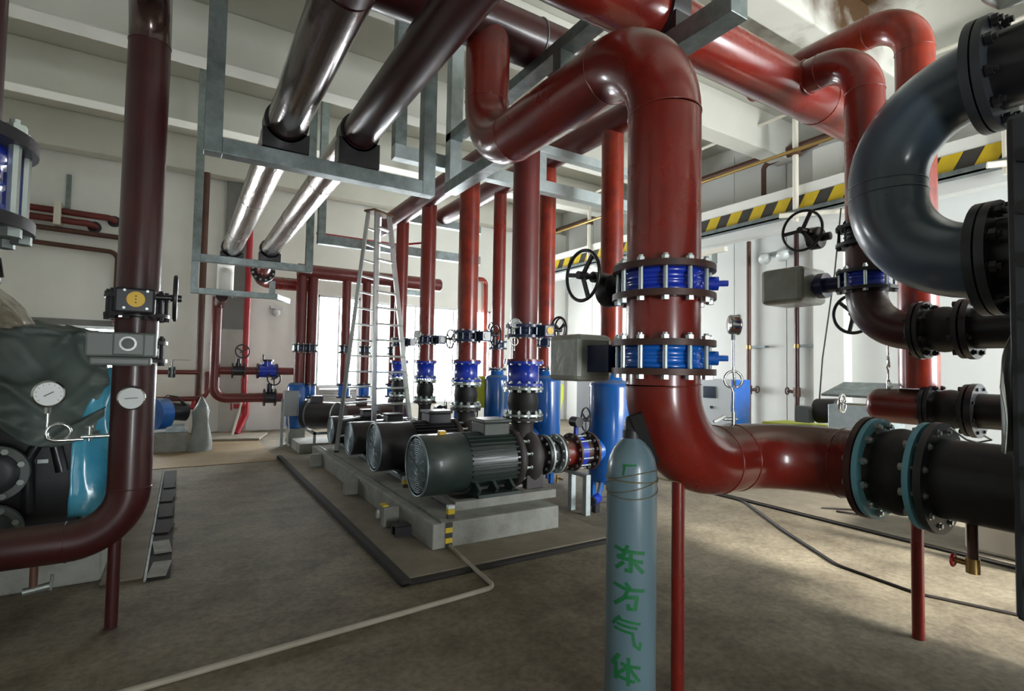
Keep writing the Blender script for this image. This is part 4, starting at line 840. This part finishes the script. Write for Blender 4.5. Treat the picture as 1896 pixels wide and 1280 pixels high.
# ------------------------------------------------------------------ pumps
def motor_pump(i, y, s, label, green=True):
    z = .235+.08+.285*s if s > .9 else .235+.08+.27*s; x0 = 1.80+(1-s)*.35
    X = lambda q: x0+(q-1.8)*s
    R = .275*s
    t = Thing('pump_set', label, 'pump', (X(2.5), y, .235), 'motor pump sets on the plinth')
    mc = 'motor_green' if i in (0,) else 'motor_dark'
    b = t.part('base_frame', MB().box((X(2.05), y-.30*s, .235), (X(3.14), y-.22*s, .315)).box((X(2.05), y+.22*s, .235), (X(3.14), y+.30*s, .315)).box((X(2.05), y-.22*s, .25), (X(2.12), y+.22*s, .31)), 'concrete_block' if i == 0 else 'galvanised', bevel=.006)
    cw = t.part('fan_cowl', MB().lathe((X(1.80), y, z), (1, 0, 0), [(R*.93, 0), (R*.99, .008), (R, .02), (R, .43*s), (R*.96, .43*s)], 48), mc)
    t.part('cowl_rim', MB().torus((X(1.803), y, z), (1, 0, 0), R*.965, .009*s, 48, 8), 'grille_steel', cw)
    gr_ = MB().disc((X(1.822), y, z), (-1, 0, 0), R*.94, 40)
    t.part('fan_backing', gr_, 'dark_flange', cw)
    gm = MB()
    for k in range(1, 13): gm.torus((X(1.808), y, z), (1, 0, 0), R*.93*k/13, .0056*s, 36, 4)
    for k in range(14):
        a = 2*PI*k/14; gm.bar((X(1.808), y+math.cos(a)*R*.05, z+math.sin(a)*R*.05), (X(1.808), y+math.cos(a)*R*.94, z+math.sin(a)*R*.94), .004, .006, up=(1, 0, 0))
    for k in range(12):
        a = .13+2*PI*k/12; gm.torus((X(1.806), y+math.cos(a)*R*.55, z+math.sin(a)*R*.55), (1, 0, 0), R*.3, .003*s, 20, 4)
    t.part('fan_grille', gm, 'grille_steel', cw)
    body = t.part('motor_body', MB().cyl((X(2.23), y, z), (X(2.76), y, z), R*.88, n=40), mc)
    fm = MB()
    for k in range(34):
        a = 2*PI*k/34; 
        if -.62 < math.sin(a) or abs(math.cos(a)) > .8:
            c, s_ = math.cos(a), math.sin(a); fm.bar((X(2.24), y+c*R*.92, z+s_*R*.92), (X(2.74), y+c*R*.92, z+s_*R*.92), .016*s, R*.18, up=(0, c, s_))
    t.part('cooling_fins', fm, mc, body)
    tb = t.part('terminal_box', MB().box((X(2.42), y-.13*s, z+R*.88), (X(2.70), y+.13*s, z+R*1.32)), mc, bevel=.012)
    t.part('box_lid', MB().box((X(2.405), y-.145*s, z+R*1.32), (X(2.715), y+.145*s, z+R*1.45)), mc, tb, bevel=.01)
    if i == 0: t.part('yellow_tag', MB().box((X(2.0), y-.06, z+R-.004), (X(2.06), y, z+R+.03)), 'yellow_disc', cw)
    ft = MB().box((X(2.28), y-.3*s, .315), (X(2.72), y-.1*s, .345)).box((X(2.28), y+.1*s, .315), (X(2.72), y+.3*s, .345))
    for xx in (2.30, 2.48, 2.66):
        for sg in (-1, 1): ft.bar((X(xx), y+sg*.26*s, .34), (X(xx), y+sg*.17*s, z-R*.7), .03, .12*s, up=(0, 1, 0))
    t.part('motor_feet', ft, mc)
    t.part('adapter', MB().lathe((X(2.74), y, z), (1, 0, 0), [(R*.9, 0), (R*1.0, .01), (R*1.04, .03), (R*1.04, .07*s), (R*.8, .1*s), (R*.75, .16*s)], 40), 'cast_iron')
    vl = t.part('volute', MB().lathe((X(2.86), y, z), (1, 0, 0), [(.12*s, 0), (.22*s, .01), (.27*s, .05*s), (.285*s, .1*s), (.27*s, .15*s), (.2*s, .19*s), (.15*s, .2*s), (.13*s, .32*s)], 40), 'cast_iron')
    bolts(t, (X(2.845), y, z), (1, 0, 0), .03, R*.9, 12, .011*s, 'zinc_bolt', True, vl)
    for a_, b_ in ((-.2, -.12), (.12, .2)): t.part('pump_foot', MB().box((X(2.86), y+a_*s, .315), (X(3.06), y+b_*s, z-.15*s)), 'cast_iron', bevel=.01)
    rp = [.1365, .124, .107, .098][i]; px = 2.93
    t.part('discharge_neck', MB().lathe((px, y, z+.1*s), (0, 0, 1), [(rp*.95, 0), (rp*.85, .1), (rp*.8, .985-.06-z-.1*s), (rp*1.0, .985-.02-z-.1*s)], 36), 'cast_iron')
    flange(t, (px, y, .985), (0, 0, 1), rp*1.5, .03, 'cast_iron')
    flange(t, (X(3.165), y, z), (1, 0, 0), rp*1.5, .03, 'black_iron', 12, .009)
    return z, rp, px
N4 = ('first', 'second', 'third', 'fourth')
PY = (4.48, 5.75, 7.02, 8.1); PS = (1.0, .97, .78, .74)
for i in range(4):
    y = PY[i]
    z, rp, px = motor_pump(i, y, PS[i], ('nearest big dark green motor pump on the concrete plinth', 'second dark motor pump behind the nearest one on the plinth', 'third, smaller dark motor pump on the plinth', 'fourth pump, farthest back on the plinth behind the ladder')[i])
    nm = N4[i]+' pump'
    who = ('nearest pump', 'second pump in the row', 'third pump in the row', 'farthest pump in the row')[i]
    rubber_joint('rubber_joint', 'black rubber joint on top of the '+who, (px, y, 1.01), (px, y, 1.30), rp, rp*1.5, 12, .0115, fm='zinc_bolt', group='rubber joints above the pumps')
    ck = Thing('check_valve', 'royal blue check valve above the '+who, 'valve', (px, y, 1.31), 'blue check valves above the pumps')
    ck.part('valve_body', MB().lathe((px, y, 1.31), (0, 0, 1), [(rp*1.25, 0), (rp*1.25, .03), (rp*1.16, .04), (rp*1.16, .205), (rp*1.25, .215), (rp*1.25, .245)], 36), 'royal_blue')
    flange(ck, (px, y, 1.325), (0, 0, 1), rp*1.48, .026, 'royal_blue'); flange(ck, (px, y, 1.545), (0, 0, 1), rp*1.48, .026, 'royal_blue', 12, .008)
    solo('riser_spool', MB().cyl((px, y, 1.558), (px, y, 1.80), rp, n=36).cyl((px, y, 1.558), (px, y, 1.578), rp*1.45, n=36), 'red_paint', 'short red spool above the blue check valve of the '+who, 'pipe', (px, y, 1.56), 'red spools above the pumps')
    v = wafer_valve('butterfly_valve', 'dark navy gear valve on the riser of the '+who, (px, y, 1.86), (0, 0, 1), rp, .075, 'navy_enamel', 'navy_enamel', 12, .008, group='navy valves on the pump risers', Rf=rp*1.42)
    v.part('gearbox', MB().box((px+.06, y-.28, 1.80), (px+.18, y-.16, 1.92)), 'navy_enamel', bevel=.01)
    v.part('neck', MB().cyl((px+.08, y-.1, 1.86), (px+.1, y-.18, 1.86), .035, n=12), 'navy_enamel')
    v.part('indicator_disc', MB().cyl((px+.12, y-.28, 1.862), (px+.12, y-.288, 1.862), .038, n=20), 'yellow_disc' if i == 0 else 'dial_white')
    handwheel(v, (px+.27, y-.22, 1.88), (1, 0, 0), .13, 'black_iron', stem=.1, rim=.011, rot=.6)
    pipe('pump_riser', ('nearest dark red riser pipe rising from the first pump', 'orange-red riser pipe rising from the second pump', 'red riser pipe rising from the third pump', 'slim red riser behind the ladder from the farthest pump')[i], [(px, y, 1.92), (px, y, 3.80)], rp, .2, ('hazy_red_paint', 'orange_paint', 'red_paint', 'red_paint')[i], group='pump risers', n=36)
    if i in (0, 2): gauge('pressure_gauge', 'small steel gauge beside the riser of the '+who, (px-.17 if i else px-.165, y-.08, 1.66), (-.3, -1, 0), R=.05, h=.22, loop_dir=(1, 0, 0), cock=False)
    # suction line
    k = rp/.1365; ss = rp*1.48; bx = 3.19
    if i == 0: bx = 3.19
    rubber_joint('rubber_joint', 'rubber joint on the suction side of the '+who, (3.19, y, z), (3.36, y, z), rp, ss, 12, .010, fm='galvanised_pale', group='suction rubber joints', small=i > 0)
    t = Thing('suction_spool', 'short red suction spool of the '+who, 'pipe', (3.45, y, z), 'red suction spools')
    t.part('pipe_section', MB().cyl((3.365, y, z), (3.57, y, z), rp, n=32), 'red_paint'); flange(t, (3.375, y, z), (1, 0, 0), ss, .02, 'brown_flange'); flange(t, (3.56, y, z), (1, 0, 0), ss, .024, 'brown_flange')
    v = Thing('butterfly_valve', 'blue butterfly valve with wheel on the suction line of the '+who, 'valve', (3.63, y, z-rp), 'suction valves')
    v.part('valve_body', MB().cyl((3.575, y, z), (3.68, y, z), rp*1.2, n=32), 'royal_blue'); bolts(v, (3.55, y, z), (1, 0, 0), .15, ss*.88, 12, .009)
    v.part('stem_housing', MB().cyl((3.62, y, z+rp*1.1), (3.62, y, z+rp*1.1+.13), .025, n=12), 'royal_blue'); v.part('gearbox', MB().cyl((3.62, y-.06, z+rp*1.1+.17), (3.62, y+.06, z+rp*1.1+.17), .055, n=16), 'black_iron')
    handwheel(v, (3.74, y-.02, z+rp*1.1+.19), (1, -.3, 0), .13, 'black_iron', stem=.12, rim=.009)
    # tank
    tx = 4.11; tr_ = (.238, .21, .195, .185)[i]; pr = (.127, .112, .1, .095)[i]
    t = Thing('blue_tank', ('nearest tall blue cylindrical tank beside the main red pipe', 'second tall blue tank behind the nearest pump riser', 'third blue tank, darker, between two red risers', 'fourth blue tank far back behind the ladder')[i], 'tank', (tx, y, 0), 'blue suction tanks')
    zt = (1.36, 1.38, 1.36, 1.34)[i]
    t.part('shell', MB().lathe((tx, y, 0), (0, 0, 1), [(0, .22), (tr_*.6, .225), (tr_*.95, .27), (tr_, .32), (tr_, zt-.07), (tr_*.96, zt-.03), (tr_*.8, zt), (pr*1.05, zt+.015), (pr*1.05, zt+.09)], 44), 'tank_blue')
    flange(t, (tx, y, zt+.1), (0, 0, 1), pr*1.45, .025, 'navy_enamel', 12, .008)
    t.part('side_nozzle', MB().cyl((3.87, y, z), (tx-tr_*.7, y, z), rp, n=32).lathe((3.85, y, z), (1, 0, 0), [(rp*1.0, 0), (rp*1.06, .06), (rp*1.06, .14)], 32), 'azure_blue')
    flange(t, (3.80, y, z), (1, 0, 0), ss, .03, 'brown_flange', 12, .010); t.part('inlet_spool', MB().cyl((3.69, y, z), (3.86, y, z), rp, n=28), 'brown_flange')
    for a in (.6, 2.7, 4.7): t.part('leg', MB().box((tx+math.cos(a)*tr_*.8-.025, y+math.sin(a)*tr_*.8-.025, 0), (tx+math.cos(a)*tr_*.8+.025, y+math.sin(a)*tr_*.8+.025, .34)), 'tank_blue')
    pipe('tank_riser', ('bright orange-red pipe rising from the nearest blue tank', 'red pipe rising from the second blue tank', 'slim red pipe rising from the third blue tank', 'slim red pipe rising from the fourth blue tank')[i], [(tx, y, zt+.115), (tx, y, 4.22)], pr, .2, 'orange_paint' if i < 2 else 'red_paint', group='tank risers', n=32)
    if i in (1, 2):
        v = wafer_valve('butterfly_valve', 'dark valve with handwheel on the pipe above the '+('second', 'third')[i-1]+' blue tank', (tx, y, 1.83), (0, 0, 1), pr, .08, 'navy_enamel', 'navy_enamel', 8, .008, Rf=pr*1.45)
        handwheel(v, (tx+.08 if i == 1 else tx-.24, y-.2, 2.0), (1, -.2, 0), .15, 'black_iron', stem=.12, rim=.012)
    if i == 0:
        lg = Thing('suction_support', 'pale steel twin-leg support under the nearest suction line', 'support', (3.55, y-.1, 0))
        for yy in (y-.27, y-.03): lg.part('leg', MB().box((3.52, yy-.03, .0), (3.58, yy+.03, z-.21)), 'galvanised_pale', bevel=.004)
        lg.part('top_bar', MB().box((3.52, y-.3, z-.22), (3.58, y+.2, z-.19)), 'galvanised_pale', bevel=.003)
        dv = Thing('drain_motor', 'small blue drain valve motor at the foot of the nearest blue tank', 'valve motor', (3.690, 4.250, .0))
        dv.part('motor', MB().cyl((3.640, 4.220, .13), (3.770, 4.290, .13), .05, n=20), 'royal_blue', bevel=.005); dv.part('end_cap', MB().cyl((3.615, 4.210, .13), (3.640, 4.220, .13), .047, n=20), 'black_iron')
        dv.part('drain_pipe', MB().tube([(3.770, 4.290, .13), (3.87, 4.36, .2), (3.98, 4.45, .28)], .03, 12), 'tank_blue')
        dv.part('foot', MB().box((3.680, 4.220, 0), (3.740, 4.280, .1)), 'black_iron')
        solo('drain_cock', MB().cyl((3.34, y-.05, z-ss-.01), (3.34, y-.05, z-ss-.09), .014, n=10).cyl((3.34, y-.05, z-ss-.04), (3.36, y-.12, z-ss-.05), .01, n=8), 'brass', 'small brass drain cock under the nearest suction joint', 'valve', (3.34, y, z-ss-.1))
# cable channel line right of plinth
solo('cable_channel', MB().box((3.2, 3.55, 0), (3.3, 9, .03)), 'trench_dark', 'dark cable channel on the floor right of the plinth', 'cable channel', (3.25, 5, 0))
# safety vest on worker-less hook: high-vis jacket hung behind third tank
for i, (x, y, z) in enumerate(((3.93, 7.22, 1.22), (4.33, 5.92, 1.24))):
    mb = MB().lathe((x, y, z-.35), (0, 0, 1), [(.16, 0), (.17, .2), (.15, .36), (.10, .44), (.04, .48)], 16)
    mb.v = [p+V((noise.noise(p*6), noise.noise(p*6+V((4, 0, 0))), 0))*.04 for p in mb.v]
    solo('safety_vest', mb, 'safety_vest', ('yellow-green safety vest glimpsed left of the third blue tank', 'yellow-green safety vest glimpsed right of the second blue tank')[i], 'vest', (x, y, z-.35))

# ------------------------------------------------------------------ rear pump set and rear header
t = pipe('rear_header', 'red header pipe in front of the far wall behind the ladder', [(1.75, 10.4, 3.22), (4.6, 10.4, 3.22)], .135, .3, 'hazy_red_paint', n=32)
t.part('end_dome', MB().ball((4.6, 10.4, 3.22), .06, .135, .135, 20, 12), 'shaded_red_paint')
solo('header_stand', MB().box((4.35, 10.35, 2.85), (4.47, 10.45, 5.4)).box((3.7, 10.35, 2.95), (4.47, 10.45, 3.05)), 'galvanised', 'galvanised hanger at the end of the rear header', 'pipe hanger', (4.4, 10.4, 2.85))
for i, x in enumerate((1.83, 2.03, 2.66, 3.05, 3.62)):
    pipe('rear_riser', ('leftmost rear riser of the close pair by the grey cabinet', 'right one of the close rear riser pair above the blue pump', 'rear riser seen through the left rails of the ladder', 'rear riser seen between the ladder rails', 'rear riser seen right of the ladder')[i], [(x, 10.4, 1.1), (x, 10.4, 3.15)], .095 if i < 2 else .085, .2, 'hazy_red_paint', group='rear risers', n=24)
    v = wafer_valve('butterfly_valve', ('dark valve on the leftmost rear riser', 'dark valve on the second rear riser', 'dark valve on the third rear riser', 'dark valve on the fourth rear riser', 'dark valve on the fifth rear riser')[i], (x, 10.4, 1.78), (0, 0, 1), .095 if i < 2 else .085, .1, 'navy_enamel', 'dark_flange', 8, .008, group='rear riser valves')
    if i: 
        t = Thing('check_valve', ('', 'teal-lit blue check valve above the rear motor', 'blue check valve behind the left ladder rail', 'blue check valve behind the ladder', 'blue check valve right of the ladder base')[i], 'valve', (x, 10.4, .85), 'rear check valves')
        t.part('valve_body', MB().cyl((x, 10.4, .86), (x, 10.4, 1.1), .105, n=20), 'azure_blue'); flange(t, (x, 10.4, 1.1), (0, 0, 1), .14, .03, 'navy_enamel', 8, .008); flange(t, (x, 10.4, .86), (0, 0, 1), .14, .03, 'navy_enamel', 8, .008)
t = Thing('rear_tank', 'small dark blue vertical tank left of the rear motor', 'tank', (1.8, 10.38, 0))
t.part('shell', MB().lathe((1.8, 10.38, 0), (0, 0, 1), [(0, .3), (.13, .3), (.17, .36), (.17, 1.05), (.14, 1.12), (.1, 1.14)], 28), 'tank_blue')
t.part('base', MB().box((1.66, 10.25, 0), (1.94, 10.5, .31)), 'concrete_block')
t = Thing('rear_pump_set', 'rear motor pump with round dark end near the far wall', 'pump', (2.1, 9.7, 0))
z = .60
solo('rear_plinth', MB().box((1.68, 9.28, 0), (3.75, 10.1, .16)), 'concrete_block', 'low concrete plinth under the rear motors', 'plinth', (2.5, 9.7, 0), bevel=.01)
cw = t.part('fan_cowl', MB().cyl((1.95, 9.75, z), (2.30, 9.42, z), .23, n=36), 'motor_dark'); t.part('cowl_rim', MB().torus((2.3, 9.42, z), (.35, -.33, 0), .225, .01, 36, 6), 'zinc_bolt', cw)
t.part('motor_flange', MB().cyl((1.86, 9.83, z), (1.9, 9.8, z), .25, n=32), 'dark_flange'); t.part('coupling_guard', MB().cyl((1.9, 9.8, z), (1.97, 9.73, z), .21, n=32), 'galvanised_pale')
t.part('stand', MB().box((1.9, 9.3, .30), (2.5, 9.34, .34)).box((1.9, 9.3, .16), (1.94, 9.34, .34)).box((2.46, 9.3, .16), (2.5, 9.34, .34)).box((1.9, 9.3, .30), (1.94, 9.9, .34)), 'galvanised')
t.part('terminal_box', MB().box((1.93, 9.66, z+.2), (2.12, 9.82, z+.33)), 'motor_dark', bevel=.008)
for i, x in enumerate((2.75, 3.35)):
    t = Thing('rear_pump_set', ('rear red motor glimpsed behind the ladder foot', 'rear dusty red motor glimpsed behind the second pump')[i], 'pump', (x, 9.6, 0), 'rear red motors')
    t.part('motor', MB().cyl((x-.25, 9.65, .55), (x+.3, 9.65, .55), .22, n=28), 'shaded_red_paint', bevel=.01); t.part('terminal_box', MB().box((x-.05, 9.55, .75), (x+.12, 9.72, .88)), 'shaded_red_paint', bevel=.01); t.part('base', MB().box((x-.25, 9.4, .16), (x+.3, 9.9, .36)), 'motor_dark')
# paired pipe ends
t = pipe('left_drop_pipe', 'white-wrapped drop with black flange at the end of the left overhead pipe', [(.60, 9.62, 3.32), (.60, 10.9, 3.32), (.60, 10.9, 2.75)], .1365, .2, 'white_paint', n=32)
flange(t, (.60, 10.9, 2.74), (0, 0, 1), .21, .05, 'black_iron', 12, .012)
solo('left_drop_riser', MB().cyl((.56, 11.0, 2.70), (.56, 11.6, 2.62), .1, n=24), 'shaded_red_paint', 'short maroon pipe linking the flanged drop to the far wall riser', 'pipe', (.56, 11.2, 2.6))
t = pipe('right_turn_pipe', 'red elbow turning right at the end of the right overhead pipe', [(1.15, 9.62, 3.3), (1.15, 10.75, 3.0), (2.0, 10.75, 3.0)], .12, .25, 'red_paint', n=32)
flange(t, (1.15, 10.3, 3.12), (0, 1, -.25), .2, .05, 'black_iron', 12, .012)
pipe('wall_down_pipe', 'thin red pipe turning down on the far wall right of the risers', [(6.55, 12.75, 3.9), (7.05, 12.75, 3.9), (7.05, 12.75, 1.0)], .06, .15, 'orange_paint', weld=False, n=16)
solo('camera_dome', MB().ball((1.72, 12.75, 2.62), .09, .09, .09).box((1.6, 12.7, 2.7), (1.85, 12.9, 2.76)), 'cabinet_white', 'small white lamp globe under the far hanging frame', 'lamp', (1.7, 12.75, 2.6))

# ------------------------------------------------------------------ ladder
la = Thing('step_ladder', 'tall aluminium A-frame step ladder standing at the plinth end', 'ladder', (2.35, 7.5, .235))
top = V((2.35, 7.5, 3.70)); A, B, C, D = V((1.9, 7.75, .235)), V((2.33, 7.40, .235)), V((3.0, 7.62, .235)), V((2.58, 8.35, .235))
e = V((.85, .5, 0)).normalized()*.13
tA, tD, tB, tC = top-e+V((-.05, .06, 0)), top+e+V((-.05, .06, 0)), top-e+V((.04, -.05, 0)), top+e+V((.04, -.05, 0))
for p, q in ((A, tA), (D, tD)): la.part('rear_rail', MB().bar(p, q, .03, .055), 'aluminium', bevel=.003)
for p, q in ((B, tB), (C, tC)): la.part('front_rail', MB().bar(p, q, .035, .07), 'aluminium', bevel=.003)
for k in range(1, 15):
    q = k/15; la.part('tread', MB().bar(B.lerp(tB, q), C.lerp(tC, q), .075, .028), 'aluminium', bevel=.003)
    la.part('rung', MB().bar(A.lerp(tA, q), D.lerp(tD, q), .03, .025), 'aluminium')
la.part('top_cap', MB().bar(top-e*1.6, top+e*1.6, .2, .03), 'timber', bevel=.004)
la.part('foot', MB().box(C-V((.03, .03, 0)), C+V((.03, .03, .06))), 'red_knob'); la.part('foot', MB().box(A-V((.03, .03, 0)), A+V((.03, .03, .03))), 'black_rubber')

# ------------------------------------------------------------------ equipment by the right wall
t = Thing('electrical_cabinet', 'white and blue control panel behind the looped-tube gauge', 'control panel', (7.5, 5.5, 0))
t.part('cabinet', MB().box((7.35, 5.25, .5), (7.75, 5.85, 1.36)), 'cabinet_white', bevel=.01); t.part('blue_side', MB().box((7.35, 5.18, .3), (7.75, 5.25, 1.36)), 'azure_blue', bevel=.006)
t.part('screen', MB().box((7.335, 5.52, 1.05), (7.352, 5.76, 1.24)), 'dial_dark'); t.part('knob', MB().cyl((7.33, 5.6, .9), (7.35, 5.6, .9), .025, n=12), 'black_iron'); t.part('base', MB().box((7.4, 5.2, 0), (7.7, 5.85, .5)), 'dark_flange')
t = Thing('yellow_tray_pump', 'small motor on a yellow tray by the right wall', 'machine', (8.0, 4.4, 0))
t.part('tray', MB().box((7.7, 4.05, .62), (8.3, 4.95, .72)), 'lime_yellow', bevel=.01); t.part('stand', MB().box((7.75, 4.1, 0), (8.25, 4.9, .62)), 'dark_flange'); t.part('motor', MB().cyl((8.0, 4.25, .93), (8.0, 3.95, .95), .18, n=24), 'motor_dark'); t.part('switch_box', MB().box((7.74, 4.24, .76), (7.9, 4.45, 1.0)), 'grey_enamel', bevel=.01)
t.part('cable', MB().tube([(7.95, 4.2, 1.1), (8.02, 4.19, 1.7), (8.3, 4.15, 3.0), (8.4, 4.1, 4.0)], .012, 6), 'cable_black')
t = Thing('galvanised_hopper', 'galvanised sheet metal box with sloping lid by the right wall', 'machine', (7.6, 3.6, 0))
t.part('body', MB().box((7.3, 3.1, .03), (7.9, 3.75, 1.08)), 'galvanised_pale', bevel=.01); t.part('lid', MB().bar((7.25, 3.4, 1.2), (7.85, 3.4, 1.36), .82, .03, up=(0, 0, 1)), 'galvanised', bevel=.005); t.part('opening', MB().box((7.29, 3.25, .65), (7.302, 3.5, .78)), 'black_iron')
t = Thing('grey_cabinet', 'open grey cabinet behind the nearest blue tank', 'cabinet', (5.9, 7.0, 0))
t.part('side_panel', MB().box((5.9, 6.9, 0), (6.25, 7.3, 1.35)), 'cabinet_grey', bevel=.006); t.part('dark_opening', MB().box((6.25, 6.95, .05), (6.4, 7.25, 1.3)), 'black_iron')
t = Thing('emergency_lamp', 'twin-head emergency lamp on the right wall', 'lamp', (9.3, 5.75, 3.6))
t.part('bracket', MB().box((9.3, 5.5, 3.66), (9.48, 5.95, 3.74)), 'cabinet_white')
for y in (5.55, 5.9): t.part('lamp_head', MB().lathe((9.28, y, 3.66), (-.5, -.3, -.6), [(.04, -.05), (.1, 0), (.11, .08), (0, .1)], 18), 'dial_white')
t = Thing('wall_bracket', 'white bracket with hanging hook below the walkway', 'bracket', (8.6, 6.3, 3.9))
t.part('bar', MB().bar((8.4, 7.1, 3.72), (8.4, 6.1, 3.74), .1, .08), 'pipe_white'); t.part('hook', MB().box((8.38, 6.3, 3.5), (8.42, 6.4, 3.7)), 'zinc_bolt')
